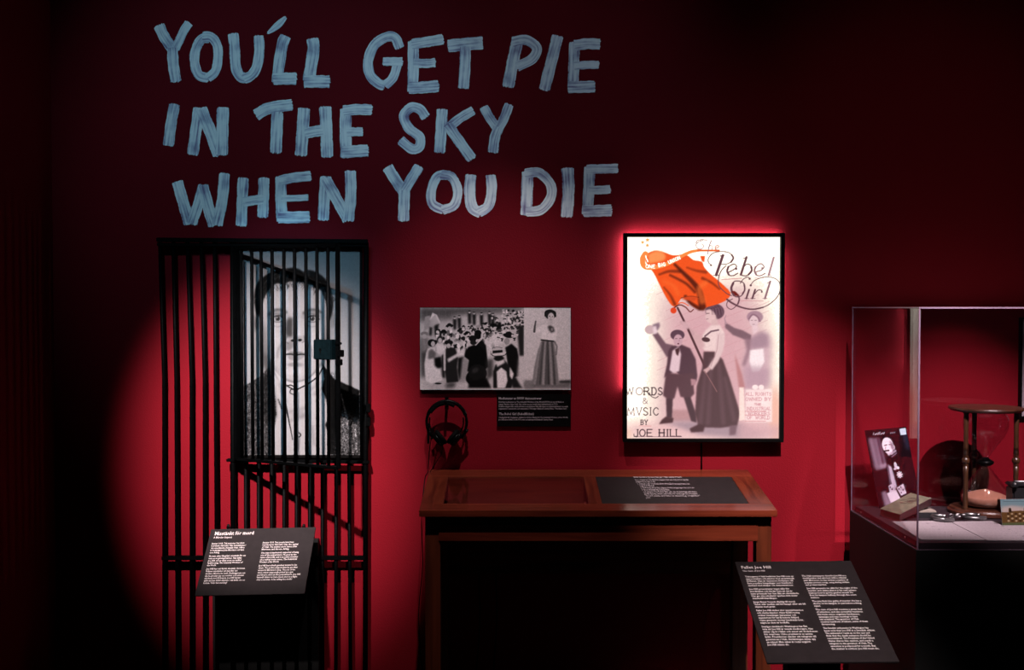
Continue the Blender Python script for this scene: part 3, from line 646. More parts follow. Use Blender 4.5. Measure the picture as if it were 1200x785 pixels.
# dark dress woman
I.poly([(240, 400), (290, 385), (330, 400), (350, 480), (340, 560), (355, 690), (250, 700), (235, 600), (240, 480)], 0.13, 1, .6)
I.blob(268, 345, 38, 22, 0.1, 1, 0, .2); I.blob(266, 375, 19, 20, 0.72, 1, 0, .3); I.line([(230, 430), (232, 585)], 18, 0.82, .9)
I.poly([(420, 390), (405, 440), (330, 480), (265, 520), (255, 490), (330, 450), (390, 395)], 0.86, 1, .8); I.poly([(350, 480), (400, 470), (385, 640), (360, 690), (345, 600)], 0.06, 1, 1)
I.poly([(390, 480), (450, 490), (440, 640), (400, 700), (365, 700)], 0.60, 1, 1.5); I.poly([(250, 700), (330, 690), (320, 740), (235, 745)], 0.12, .8, 2)
# men in dark suits
I.poly([(500, 350), (560, 325), (595, 370), (615, 560), (580, 580), (520, 420)], 0.07, 1, .5); I.blob(525, 275, 33, 42, 0.07, 1, 0, .15); I.blob(560, 285, 10, 24, 0.8, 1, 0, .3)
I.poly([(410, 430), (440, 385), (490, 365), (550, 380), (585, 430), (600, 570), (580, 600), (430, 600), (445, 500), (405, 470)], 0.045, 1, .5); I.blob(478, 310, 34, 28, 0.09, 1, 0, .15); I.blob(482, 345, 26, 22, 0.12, 1, 0, .3); I.line([(505, 368), (540, 330)], 8, 0.9, .9)
# bowler hat in front
I.blob(510, 640, 98, 70, 0.06, 1, -28, .15); I.blob(520, 610, 80, 72, 0.09, 1, 0, .15); I.blob(500, 590, 30, 20, 0.25, .6, -30, 1.2); I.poly([(440, 700), (600, 650), (640, 745), (440, 745)], 0.05, 1, 1)
I.R(570, 355, 7.48)
I.poly([(280, 190), (330, 200), (330, 460), (290, 465), (275, 300)], 0.14, 1, 1); I.blob(100, 215, 40, 45, .08, 1); I.poly([(40, 260), (150, 240), (150, 340), (60, 390)], 0.88, 1, 2)
I.poly([(165, 390), (220, 355), (270, 400), (290, 520), (290, 640), (240, 655), (190, 560)], 0.07, 1, .6); I.blob(190, 285, 45, 20, 0.06, 1, 12, .2); I.blob(195, 275, 30, 28, 0.09, 1, 0, .2); I.blob(180, 335, 24, 30, 0.6, 1, 0, .3)
I.poly([(200, 640), (260, 650), (320, 745), (230, 745)], 0.12, 1, 1); I.poly([(285, 480), (330, 480), (330, 745), (300, 720), (270, 650)], 0.82, 1, 1.5)
for i in range(34):
    x = rs.uniform(20, 320); y = rs.uniform(110, 330); I.blob(x, y, 15, 6, rs.choice([.05, .12, .8]), .95, rs.uniform(-12, 12), .2); I.blob(x, y + 14, 9, 11, rs.choice([.78, .85, .3]), .95, 0, .3)
I.poly([(0, 500), (60, 480), (60, 640), (0, 680)], .2, .9, 2)
# straw hat man in waistcoat
I.poly([(60, 600), (80, 540), (160, 500), (210, 560), (245, 640), (220, 745), (60, 745)], 0.12, 1, .6); I.poly([(90, 600), (130, 565), (175, 600), (185, 680), (165, 745), (95, 745)], 0.93, 1, .6); I.poly([(205, 560), (240, 620), (225, 670), (205, 640)], 0.9, 1, .6)
I.blob(110, 485, 45, 25, 0.1, 1); I.poly([(85, 520), (150, 495), (165, 520), (95, 560)], 0.9, 1, .8); I.blob(108, 440, 66, 18, 0.85, 1, -6, .12); I.poly([(52, 395), (140, 392), (142, 430), (55, 440)], 0.78, 1, .5); I.poly([(53, 417), (141, 410), (142, 432), (55, 442)], 0.08, 1, .3); I.curve([(42, 444), (60, 462), (110, 466), (160, 456), (176, 438)], 7, .12, 1); I.curve([(54, 400), (60, 390), (100, 385), (138, 393)], 5, .3, .9)
# right photograph: woman standing
I.R(0, 0, 1); I.poly([(614, 360), (669, 360), (669, 457), (614, 457)], 0.83, 1, 0); I.R(570, 355, 7.48)
I.poly([(330, 690), (420, 675), (640, 700), (740, 690), (740, 750), (330, 750)], 0.42, 1, 1.5); I.poly([(635, 680), (740, 675), (740, 700), (640, 700)], 0.15, 1, 1); I.poly([(335, 675), (405, 685), (405, 745), (335, 745)], .5, 1, 1)
sk = [(485, 325), (585, 330), (600, 400), (620, 550), (635, 710), (570, 722), (480, 718), (402, 705), (420, 560), (450, 420)]
I.poly(sk, 0.48, 1, .6)
for x0, x1, c in ((500, 470, .2), (520, 500, .7), (540, 545, .12), (555, 575, .62), (575, 600, .18), (490, 440, .3), (480, 425, .62), (530, 520, .25), (590, 622, .5)):
    I.line([(x0, 345), ((x0 + x1) / 2, 500), (x1, 705)], 13, c, .7, 22, 1.2)
I.poly([(470, 205), (530, 185), (570, 185), (620, 215), (615, 300), (590, 335), (485, 318), (480, 260), (440, 250), (420, 268), (405, 262), (440, 225)], 0.90, 1, .6)
I.line([(480, 322), (590, 334)], 12, 0.08, 1); I.line([(600, 340), (618, 380), (612, 450)], 16, 0.45, .8)
I.line([(420, 250), (425, 200), (432, 160)], 20, 0.25, .9, 12); I.line([(432, 190), (434, 155)], 8, .4, 1)
I.poly([(535, 205), (560, 190), (590, 210), (600, 245), (570, 262), (550, 240)], 0.2, .9, .8); I.blob(575, 230, 10, 14, .65, .7)
I.blob(560, 100, 48, 42, 0.16, 1, 0, .2); I.blob(566, 122, 27, 38, 0.80, 1, 0, .25); I.blob(554, 115, 6, 4, .2, 1, 0, .5); I.blob(580, 117, 6, 4, .2, 1, 0, .5); I.line([(558, 146), (574, 147)], 4, .25, 1); I.line([(566, 120), (565, 134)], 4, .5, .7); I.poly([(550, 155), (580, 155), (580, 190), (550, 188)], .75, 1, 1)
I.curve([(515, 110), (520, 75), (560, 62), (600, 78), (606, 115)], 14, .1, 1)
I.a = I.a * (1.0, 0.93, 0.94); I.grain(0.05, 0.8, True, 3)
I.mesh('photographic_print', [U(492.3, 360.5, Yp), U(668.7, 360.8, Yp), U(668.7, 456.7, Yp), U(492.3, 456.7, Yp)], M_print, pn, 0.95)

# ------------------------------------------------------------------ text on boards
def lettering(name, lines, ori, ux, uy, nz, m, parent):
    """lines: (text, x, y_baseline, size, width or None, bold) in metres on the board plane (y down)"""
    V = []; Fc = []
    for (txt, x, y, size, width, bold) in lines:
        cu = bpy.data.curves.new('t', 'FONT'); cu.body = txt; cu.size = size; cu.resolution_u = 1; cu.offset = bold
        o = bpy.data.objects.new('t', cu); me = bpy.data.meshes.new_from_object(o)
        n = len(me.vertices)
        if n:
            a = np.zeros(n * 3); me.vertices.foreach_get('co', a); a = a.reshape(-1, 3)
            s_ = 1.0
            if width: s_ = width / max(a[:, 0].max(), 1e-6)
            base = len(V)
            for p in a:
                V.append(tuple(ori + ux * (x + p[0] * s_) + uy * (y - p[1]) + nz * 0.0006))
            for p in me.polygons: Fc.append([base + i for i in p.vertices])
        bpy.data.objects.remove(o); bpy.data.curves.remove(cu); bpy.data.meshes.remove(me)
    me = bpy.data.meshes.new(name); me.from_pydata(V, [], Fc); return tag(put(name, me, m, parent), kind='stuff')
def board_frame(c):
    TL, TR, BR, BL = c; ux = (TR - TL).normalized(); nz = ux.cross(BL - TL).normalized() * -1
    uy = nz.cross(ux) * -1
    if uy.dot(BL - TL) < 0: uy = -uy
    nz = uy.cross(ux)
    return TL, ux, uy, nz.normalized()
def loc_on(px, py, fr):
    o, ux, uy, nz = fr
    a = (px - 600) / F; b = -(py - 392.5) / F; c, s = math.cos(PITCH), math.sin(PITCH)
    d = Vector((a, c + b * s, b * c - s)); e = Vector((0, CAMY, EYE)); t = (o - e).dot(nz) / d.dot(nz)
    q = e + d * t - o; return q.dot(ux), q.dot(uy)
def board_mesh(name, c, th, m, parent, nz, bevel=0.001):
    k = MB(); k.hexa([p for p in c] + [p - nz * th for p in c]); return k.done(name, m, parent, False, bevel)
def columns(fr, cols, bold):
    """cols: (paragraphs, first px, last px, right px, size factor)"""
    out = []
    for paras, f_, l_, rx in cols:
        rows = sum(len(p) for p in paras) - 1 + 0.55 * (len(paras) - 1)
        x0, y0 = loc_on(f_[0], f_[1], fr); x1, y1 = loc_on(l_[0], l_[1], fr); xr, _ = loc_on(rx, f_[1], fr)
        dy = (y1 - y0) / rows; r = 0; mx = max(len(t) for p in paras for t in p)
        for p in paras:
            for t in p:
                out.append((t, x0, y0 + r * dy + dy * 0.25, dy * 0.98, (xr - x0) * len(t) / mx, bold)); r += 1
            r += 0.55
    return out
s1L = [["Januari 1914. Två personer har blivit", "mördade i Salt Lake City, huvudstaden i", "den amerikanska delstaten Utah. Offren", "är butiksägaren John Morrison och hans", "son Arling."],
 ["En man sitter fängslad, misstänkt för att", "vara en av gärningsmännen. Han kallas", "Joe Hill och är aktiv inom en radikal", "fackförening, The Industrial Workers of", "the World."],
 ["Joe Hill har ett färskt skottsår i bröstet.", "Polisen misstänker att han fått det", "skottet i Morrisons butik. Butiksägarens son", "ska ha plockat upp en revolver och avlossat", "ett skott mot förövarna. Joe Hill hävdar", "själv att han blivit skjuten i ett bråk om en", "kvinna. Talar han sanning?"]]
s1R = [["January 1914. Two people have been", "murdered in Salt Lake City, the capital", "of Utah. The victims: store owner John", "Morrison, and his son, Arling."],
 ["One man is imprisoned, suspected of being", "one of the perpetrators. He goes by the", "name of Joe Hill, and is an active member", "of a radical trade union, The Industrial", "Workers of the World."],
 ["Joe Hill has a fresh gunshot wound in his", "chest. The police suspect that he got that", "wound in Morrison's shop. The son of the", "store owner supposedly picked up a gun", "and fired a shot at the perpetrators. Joe Hill", "himself claims to have been shot in a fight", "over a woman. Is he telling the truth?"]]
s2L = [["Tidningarna i Utah beskriver Joe Hill som en", "upprorsmakare och sabotör med ett kriminellt", "förflutet. Han är dessutom författare till", "flera populära kampsånger som framförts i", "samband med strejker och demonstrationer."],
 ["Joe Hill presenterar inget alibi för", "mordkvällen och hävdar bara att det är", "hans privatsak hur han fått sin skottskada.", "Han ger sina advokater sparken mitt under", "domstolsförhandlingen."],
 ["Juryn finner honom skyldig till mord.", "Valet står mellan att bli hängd eller att bli", "skjuten med gevär."],
 ["Fallet Joe Hill väcker stor uppmärksamhet", "och starka känslor. Hans fackförening", "ordnar insamlingar, kampanjer och", "massmöten för att få honom frikänd.", "Utahs guvernör mottar hundratals brev,", "några av dem är hotfulla."],
 ["Sveriges sändebud i Washington har fått", "veta att Joe Hill är svensk medborgare. Han", "sätter sig in i fallet och anser att dödsdomen", "bör omprövas. USA:s president är av samma", "åsikt. Presidenten sänder ett telegram till", "guvernören i Utah. Avrättningen skjuts upp", "en månad. Men saken är redan avgjord.", "Joe Hill måste dö."]]
s2R = [["The Utah newspapers describe Joe Hill as a", "troublemaker and saboteur with a criminal", "past. Moreover, he has written a number of", "popular protest songs, sung during strikes", "and protest marches."],
 ["Joe Hill presents no alibi for the night of the", "murder, and claims that it is his own private", "business how he got his gunshot wound. He", "fires his lawyers halfway through the court", "session."],
 ["The jury finds him guilty of murder. He has a", "choice: to be hanged, or put before a firing", "squad."],
 ["The case of Joe Hill receives a great deal", "of attention, and also powerful reactions.", "His trade union organizes fundraisers,", "campaigns and mass meetings to have", "him acquitted. The governor of Utah", "receives hundreds of letters, some of them", "threatening."],
 ["The Swedish ambassador in Washington has", "been told that Joe Hill is a Swedish citizen.", "The ambassador reads up on the case and", "finds that the death sentence should be", "reconsidered. The President of the United", "States shares this opinion, and sends a", "telegram to the governor of Utah. The", "execution is postponed for a month. But", "the matter is settled. Joe Hill must die."]]
# left text board on the gate
c1 = [D(247.5, 620, 4.49), D(370, 617.5, 4.49), D(358, 696.5, 4.265), D(228, 698, 4.265)]; c1[2] = c1[1] + c1[3] - c1[0]
fr = board_frame(c1)
sg = empty('text_board', (c1[0].x + .2, -0.2, 0), 'small charcoal text board headed Misstänkt för mord, tilted in front of the gate', 'sign')
board_mesh('board', c1, 0.006, M_board, sg, fr[3])
def fit(txt, x0, x1, ybase, fr, size_px, scale, bold):
    a = loc_on(x0, ybase, fr); b = loc_on(x1, ybase, fr); return (txt, a[0], a[1], size_px * scale, b[0] - a[0], bold)
T = [fit('Misstänkt för mord', 251.2, 297, 627.2, fr, 7.0, 4.49 / F, 0.0003), fit('A Murder Suspect', 250.2, 271.6, 630.9, fr, 3.6, 4.49 / F, 0.00015)]
lettering('title_lettering', T, *fr, M_white, sg)
T = columns(fr, [(s1L, (248.2, 637.2), (236, 683.5), 294.6), (s1R, (308, 636), (299.2, 679.5), 357)], 0.00022)
lettering('body_lettering', T, *fr, M_white, sg)
for x in (267, 355.5):
    a = D(x, 618.5, 4.515); k = MB(); k.tube([a + Vector((0, 0.03, -0.03)), a + Vector((0, 0.006, 0.002)), a + Vector((0.002, 0.004, 0.014))], [0.008, 0.008, 0.005], 8); k.done('peg', M_frame, sg, True)
a = U(249, 632, -0.03); b = U(373, 632, -0.03)
tag(box('shade_panel', (a.x, -0.036, 0.0), (b.x, -0.004, a.z), M_plinth, None, 0.001), 'plain black upright panel added as the shade behind the gate bars below the text board', 'panel')  # added dark sheet standing in for the shaded wall under the board
# right text board on its stand
c2 = [D(861.2, 658.2, 3.40), D(997, 656.8, 3.40), D(1054.2, 774.7, 2.968), D(899, 776.7, 2.968)]; c2[2] = c2[1] + c2[3] - c2[0]
fr2 = board_frame(c2)
sg2 = empty('text_board', ((c2[0].x + c2[1].x) / 2, (c2[0].y + c2[2].y) / 2, 0), 'larger charcoal text board headed Fallet Joe Hill, tilted on a black post', 'sign')
board_mesh('board', c2, 0.006, M_board, sg2, fr2[3])
T = [fit('Fallet Joe Hill', 868.9, 903.8, 666.4, fr2, 7.6, 3.38 / F, 0.0003), fit('The Case of Joe Hill', 870.3, 896.6, 669.9, fr2, 3.8, 3.38 / F, 0.00015)]
lettering('title_lettering', T, *fr2, M_white, sg2)
T = columns(fr2, [(s2L, (873.2, 676), (901, 755.8), 932.5), (s2R, (939.7, 675.2), (975.5, 760.6), 998)], 0.0002)
lettering('body_lettering', T, *fr2, M_white, sg2)
ma = D(922, 770, 3.16); mb = D(983, 770, 3.16)
k = MB(); zt2 = min(p.z for p in c2) - 0.035
k.box((ma.x, ma.y - 0.02, 0.02), (mb.x, ma.y + 0.05, zt2)); k.done('post', M_plinth, sg2, False, 0.003)
box('foot_plate', (ma.x - 0.1, ma.y - 0.15, 0.0), (mb.x + 0.1, ma.y + 0.2, 0.02), M_plinth, sg2, 0.003)
mc = (c2[0] + c2[2]) / 2
k = MB(); mc = c2[2].lerp(c2[3], .5).lerp(c2[0].lerp(c2[1], .5), .3); k.tube([mc - fr2[3] * 0.007, Vector((mc.x, ma.y + 0.015, zt2 - 0.01))], 0.018, 10); k.done('bracket', M_plinth, sg2, True)

# small wall label
a = U(582.2, 462, -0.012); b = U(668.7, 499.7, -0.012)
lb = empty('caption_panel', ((a.x + b.x) / 2, -0.006, b.z), 'small black caption panel with two headings under the demonstration photographs', 'sign')
box('panel', (a.x, -0.012, b.z), (b.x, -0.001, a.z), M_frame, lb, 0.0008)
cw = [Vector((a.x, -0.012, a.z)), Vector((b.x, -0.012, a.z)), Vector((b.x, -0.012, b.z)), Vector((a.x, -0.012, b.z))]; fw = board_frame(cw)
sc = 4.588 / F
T = [fit('Medlemmar av IWW demonstrerar', 584.3, 634.6, 468.0, fw, 4.0, sc, 0.0003), fit('The Rebel Girl (Rebellflickan)', 584.8, 625.6, 486.2, fw, 4.0, sc, 0.0003)]
lettering('title_lettering', T, *fw, M_dim, lb)
T = [('Kvinnliga medlemmar av The Industrial Workers of the World (IWW) på väg till Madison', 584.3, 660.5, 471.7), ('Square Garden, New York City, under en stor strejk bland sidenarbetare år 1913.', 584.3, 653.8, 474.4),
     ('Fackföreningen ville samla arbetare och kvinnor från alla typer av industriarbeten i en enda', 584.3, 665.5, 477.0), ('organisation oavsett kön och nationalitet. Till höger: Elizabeth Gurley Flynn, "The Rebel Girl".', 584.3, 664.5, 479.6),
     ('Omslagsbild till sångtexten, tecknad av Arthur Machia för The Industrial Workers of the World.', 584.3, 665.5, 489.8), ('Joe Hill skrev låten 1914-1915 som en hyllning till Elizabeth Gurley Flynn.', 584.3, 648.2, 492.4)]
lettering('body_lettering', [fit(t, x0, x1, y, fw, 2.5, sc, 0.0001) for t, x0, x1, y in T], *fw, M_dim, lb)

# ------------------------------------------------------------------ lightbox poster
lx0, lz0 = U(729, 273, -0.055).x, U(729, 273, -0.055).z
lx1, lz1 = U(919, 518, -0.055).x, U(919, 518, -0.055).z
lx0 = (lx0 + U(731.5, 517, -0.055).x) / 2; lx1 = (lx1 + U(917.5, 517, -0.055).x) / 2
lbx = empty('lightbox_poster', ((lx0 + lx1) / 2, -0.03, lz1), 'black framed backlit poster with an orange flag over a woman and two youngsters', 'poster')
px = lambda v: v * 4.545 / F
fwid = px(4.8)
def framebar(x0, z0, x1, z1): return box('frame_bar', (x0, -0.060, z0), (x1, -0.030, z1), M_frame, lbx, 0.0015)
framebar(lx0, lz1, lx0 + fwid, lz0); framebar(lx1 - fwid, lz1, lx1, lz0)
framebar(lx0 + fwid, lz0 - px(4.6), lx1 - fwid, lz0); framebar(lx0 + fwid, lz1, lx1 - fwid, lz1 + px(4.0))
box('housing', (lx0 + 0.012, -0.034, lz1 + 0.012), (lx1 - 0.020, -0.001, lz0 - 0.012), M_frame, lbx)
k = MB(); q = 0.012
k.box((lx0 + q - .003, -0.024, lz1 + .22), (lx0 + q, -0.006, lz0 - q)); k.box((lx0 + q, -0.024, lz0 - q), (lx1 - q, -0.006, lz0 - q + .003)); k.box((lx1 - q - .006, -0.024, lz1 + .30), (lx1 - q - .003, -0.012, lz0 - q - .05))
k.done('led_strip', M_led, lbx)
CREAM = (1.0, 0.955, 0.875)
I = Ink(734, 277.3, 914.6, 514.6, 1.7, CREAM)
PK = (0.88, 0.70, 0.72)
I.R(0, 0, 1)
I.poly([(770, 330), (800, 350), (880, 330), (900, 400), (900, 500), (900, 514), (770, 514), (778, 420)], PK, 0.95, 14)
I.poly([(790, 360), (880, 350), (885, 500), (780, 500)], (0.84, 0.62, 0.65), 0.6, 14)
I.poly([(734, 496), (914, 490), (914, 520), (734, 520)], (0.93, 0.74, 0.74), 0.9, 6)
I.blob(908, 482, 7, 26, (0.97, .72, .64), .9, 0, 1.2); I.blob(912, 508, 8, 12, (.97, .72, .64), .8, 0, 1.2); I.blob(734, 510, 8, 8, (.97, .78, .70), .8, 0, 1.2)
for i in range(60):
    x = 770 + (i * 37) % 120; y = 345 + (i * 53) % 100; I.line([(x, y), (x + 16, y - 7)], 0.6, (0.80, 0.55, 0.58), 0.45)
# ground
I.R(720, 385, 5.61)
I.poly([(380, 535), (560, 535), (560, 610), (380, 610)], (0.72, 0.52, 0.53), 0.8, 1.5)
I.poly([(290, 615), (560, 610), (820, 620), (1000, 700), (820, 725), (560, 700), (400, 640)], (0.60, 0.50, 0.55), 0.75, 2.5)
I.poly([(820, 620), (1090, 640), (1090, 730), (820, 730)], (0.85, 0.66, 0.68), .8, 4)
INK = (0.30, 0.17, 0.19); INK2 = (0.46, 0.33, 0.37)
# pale figure at the right
I.R(750, 350, 7.06)
I.poly([(920, 300), (1040, 270), (1085, 340), (1080, 480), (1050, 700), (1000, 760), (870, 760), (850, 560), (880, 420)], (0.82, 0.66, 0.70), .85, 3)
I.poly([(910, 330), (1000, 270), (1060, 300), (1060, 400), (920, 420)], (0.62, 0.48, 0.54), .75, 2)
I.poly([(705, 195), (780, 240), (850, 262), (920, 300), (915, 340), (860, 335), (770, 300), (705, 240)], INK2, .9, .7); I.line([(712, 205), (700, 165), (712, 135)], 14, (.72, .56, .60), .9, 6)
I.poly([(860, 320), (920, 330), (915, 420), (870, 560), (845, 550), (885, 430)], (.55, .40, .45), .85, 1.5)
I.poly([(910, 425), (1020, 410), (1030, 520), (990, 600), (930, 610), (905, 520)], (0.95, 0.86, 0.87), 1, .8)
I.blob(948, 150, 66, 50, (.66, .50, .56), .9, 0, .25); I.blob(940, 185, 36, 48, (.90, .76, .78), 1, 0, .25); I.curve([(900, 165), (930, 130), (970, 150), (990, 185)], 14, (.58, .42, .48), .9)
for ex in (924, 955): I.line([(ex - 7, 178), (ex + 7, 178)], 4, INK2, .9)
I.line([(930, 212), (946, 212)], 4, INK2, .8); I.poly([(925, 225), (970, 220), (980, 260), (935, 300)], (.92, .78, .80), 1, 1)
# skirts pale lower right
I.R(720, 385, 5.61); I.poly([(850, 250), (1020, 260), (1020, 390), (860, 395)], (.72, .56, .62), .7, 3); I.poly([(790, 160), (840, 300), (860, 390), (820, 390)], (.70, .42, .42), .7, 1)
# woman (centre)
I.poly([(590, 150), (665, 150), (715, 205), (760, 330), (830, 560), (810, 640), (700, 655), (560, 650), (535, 560), (545, 380), (580, 260)], (0.33, 0.21, 0.23), 1, .8)
for x0, y0, x1, y1 in ((640, 200, 620, 620), (690, 240, 720, 620), (600, 300, 570, 620), (730, 330, 790, 600)): I.line([(x0, y0), (x1, y1)], 22, (.42, .29, .32), .6, 30, 2)
I.poly([(500, 660), (560, 630), (600, 640), (590, 680), (510, 685)], INK, 1, .8); I.poly([(760, 640), (810, 635), (800, 700), (760, 705)], INK2, .9, 1)
I.R(750, 350, 7.06)
bl = (0.93, 0.80, 0.79)
I.poly([(545, 260), (600, 210), (660, 215), (700, 280), (700, 380), (650, 435), (540, 430), (510, 390), (520, 300)], bl, 1, .8)
I.poly([(420, 240), (520, 320), (540, 400), (500, 410), (400, 290)], (.84, .66, .67), 1, 1.2); I.line([(350, 195), (400, 240), (440, 290)], 30, (.80, .62, .64), .9)
I.poly([(640, 280), (700, 290), (690, 430), (650, 520), (600, 590), (565, 570), (620, 480)], (.90, .76, .76), 1, .8); I.line([(650, 300), (640, 420), (590, 560)], 5, (.66, .48, .50), .6)
I.poly([(525, 590), (570, 565), (590, 580), (550, 620)], (.84, .66, .66), 1, .6)
I.line([(540, 310), (590, 270), (650, 258)], 14, INK2, .95); I.blob(548, 338, 34, 20, INK, .95, 10, .3)
I.blob(620, 105, 78, 66, (.40, .27, .32), 1, 10, .2); I.poly(smooth([(545, 95), (585, 90), (625, 130), (630, 180), (600, 205), (560, 190), (548, 165), (540, 150), (548, 130), (545, 95)]), (.90, .74, .74), 1, .6); I.poly([(590, 180), (640, 160), (650, 215), (600, 220)], (.86, .70, .70), 1, .8)
I.line([(552, 122), (574, 120)], 5, INK, .9); I.line([(550, 168), (566, 166)], 4, INK2, .9)
for i in range(8): I.curve([(560 + i * 14, 60 + (i % 3) * 10), (590 + i * 12, 80), (600 + i * 12, 130)], 5, (.52, .38, .44) if i % 2 else (.28, .17, .21), .6)
# staff
I.line([(315, 75), (400, 250), (540, 560)], 17, (.34, .20, .22), 1, 20); I.line([(540, 600), (600, 700), (640, 770)], 6, (.62, .42, .42), .9)
I.poly([(345, 190), (385, 185), (415, 225), (400, 255), (365, 240)], (.84, .66, .68), 1, .8)
# boy
I.poly([(110, 295), (150, 275), (220, 370), (280, 385), (260, 480), (225, 480), (190, 420)], INK2, 1, .7)
I.poly([(270, 390), (350, 380), (420, 410), (465, 500), (480, 640), (470, 690), (340, 640), (300, 600), (225, 640), (205, 660), (230, 540), (240, 430)], (0.34, 0.22, 0.26), 1, .7)
I.poly([(275, 430), (325, 395), (345, 460), (330, 600), (280, 615), (250, 590)], (.90, .76, .79), 1, .7); I.poly([(295, 420), (330, 400), (332, 430), (320, 475), (305, 460)], INK, 1, .5)
I.blob(315, 300, 58, 44, (.38, .26, .31), 1, 0, .2); I.blob(320, 345, 36, 50, (.80, .62, .66), 1, 0, .25); I.line([(298, 330), (312, 330)], 5, INK, .8); I.line([(332, 328), (346, 328)], 5, INK, .8); I.blob(322, 372, 8, 6, (.4, .2, .25), .9); I.blob(330, 345, 5, 10, (.68, .5, .55), .8)
I.blob(90, 255, 42, 36, (.80, .66, .68), .9, 0, .3); I.poly([(110, 215), (165, 195), (172, 225), (150, 265), (120, 250)], (.52, .40, .46), .9, .8); I.poly([(110, 230), (140, 225), (150, 285), (120, 295)], (.92, .80, .82), 1, .8)
I.R(720, 385, 5.61)
I.poly([(345, 290), (440, 300), (530, 290), (525, 380), (530, 430), (500, 460), (440, 450), (420, 380), (400, 460), (360, 470), (325, 440)], (.36, .23, .26), 1, .8)
I.poly([(345, 460), (390, 460), (385, 590), (350, 590)], (.30, .19, .22), 1, .7); I.poly([(460, 450), (505, 450), (540, 560), (545, 620), (510, 610)], (.30, .19, .22), 1, .7)
I.poly([(345, 580), (395, 590), (390, 620), (300, 630), (320, 600)], INK, 1, .7); I.poly([(505, 330), (540, 335), (540, 370), (510, 375)], (.72, .52, .55), 1, .6)
# flag
I.R(720, 260, 5.61); OR = (0.97, 0.34, 0.13)
I.poly(smooth([(195, 220), (265, 190), (330, 200), (390, 220), (470, 215), (520, 250), (575, 262), (592, 300), (640, 350), (700, 400), (762, 465), (740, 510), (680, 540), (610, 560), (580, 575), (540, 568), (500, 540), (470, 500), (440, 505), (410, 552), (380, 548), (340, 490), (300, 410), (262, 335), (225, 290)], 3), OR, 1, .3)
DK = (0.30, 0.10, 0.06)
for pts, w0, w1, al in (([(400, 280), (450, 330), (520, 400), (560, 460), (580, 560)], 16, 46, .85), ([(300, 345), (360, 325), (430, 325)], 12, 22, .6), ([(370, 350), (430, 380), (480, 410), (530, 460)], 14, 18, .7), ([(580, 370), (640, 400), (690, 440)], 18, 10, .6), ([(480, 300), (540, 320), (600, 330)], 10, 20, .5), ([(330, 430), (370, 480), (400, 540)], 8, 20, .6), ([(470, 490), (500, 530), (560, 570)], 20, 24, .85)):
    I.curve(pts, w0, DK, al, w1, 1.3)
I.curve([(600, 400), (560, 440), (580, 520)], 30, (1, .45, .2), .6, 40, 2); I.curve([(330, 390), (390, 420), (420, 470)], 22, (1, .42, .18), .6, 26, 2)
I.curve([(440, 500), (500, 488), (555, 495)], 4, DK, 1); I.poly([(440, 505), (480, 488), (550, 492), (530, 520), (480, 515)], (.85, .30, .14), 1, .8)
I.poly([(565, 225), (595, 225), (590, 265), (575, 255)], OR, 1, .4); I.poly([(762, 460), (800, 462), (825, 490), (790, 485)], (.45, .12, .1), 1, .4)
I.curve([(395, 565), (430, 545), (470, 560), (500, 590), (522, 575)], 9, (.42, .16, .14), 1, 6); I.curve([(415, 540), (450, 530), (490, 550)], 7, OR, 1, 5); I.blob(392, 582, 20, 20, (.9, .28, .15), 1, 0, .3)
RB = (1.0, 0.56, 0.28)
I.poly(smooth([(225, 215), (275, 192), (330, 205), (330, 250), (230, 275)], 4), (1, .62, .36), .9, 1.2)
I.curve([(208, 212), (190, 245), (200, 290), (250, 300), (340, 280), (430, 232), (500, 198), (560, 186)], 38, RB, 1, 16); I.line([(550, 188), (685, 188)], 13, (.96, .42, .2), 1)
caps(I, 'ONE', 212, 280, 22, 58, 5, (1, 1, .97), 1, 2, False); caps(I, 'BIG', 292, 274, 22, 44, 5, (1, 1, .97), 1, -10, False); caps(I, 'UNION', 355, 256, 22, 80, 5, (1, 1, .97), 1, -24, False)
I.line([(210, 222), (216, 245)], 7, (1, 1, .95), 1); I.line([(220, 248), (224, 262)], 7, (1, 1, .95), 1)
def star(cx, cy, r):
    I.poly([(cx + r * (1 if k % 2 == 0 else .42) * math.sin(k * math.pi / 5), cy - r * (1 if k % 2 == 0 else .42) * math.cos(k * math.pi / 5)) for k in range(10)], (.95, .66, .36), 1, .1)
star(222, 118, 17); star(190, 134, 15); star(221, 154, 15)
# title lettering
I.R(815, 268, 7.85); TB = (0.40, 0.25, 0.29); TP = (.60, .44, .52)
I.curve([(5, 130), (20, 108), (60, 100), (105, 105)], 6, TP, 1); I.curve([(65, 108), (30, 120), (5, 150), (20, 180), (55, 185), (75, 160), (60, 140)], 5, TP, 1)
I.curve([(145, 108), (125, 160), (110, 235)], 7, TP, 1); I.curve([(115, 180), (135, 155), (155, 165), (150, 190)], 5, TP, 1); I.curve([(180, 178), (205, 172), (212, 158), (195, 155), (180, 170), (185, 190), (205, 195)], 7, (.80, .45, .42), 1)
I.line([(250, 245), (190, 425)], 24, TB, 1); I.line([(165, 425), (215, 425)], 6, TB, 1); I.line([(225, 250), (262, 242)], 7, TB, 1)
I.curve([(150, 340), (120, 310), (120, 270), (160, 225), (230, 210), (300, 218), (340, 255), (330, 300), (280, 325), (235, 325)], 7, TB, 1); I.curve([(330, 240), (345, 270), (325, 305)], 16, TB, .9); I.blob(142, 335, 9, 9, TB, 1)
I.curve([(280, 340), (240, 380), (215, 440), (215, 520), (280, 590), (330, 615)], 8, TB, 1); 
I.curve([(300, 400), (350, 375), (375, 345), (350, 325), (310, 345), (290, 385), (305, 425), (345, 430), (385, 410)], 9, TB, 1); I.curve([(300, 350), (290, 390), (305, 422)], 17, TB, 1); I.blob(372, 368, 10, 10, TB, 1)
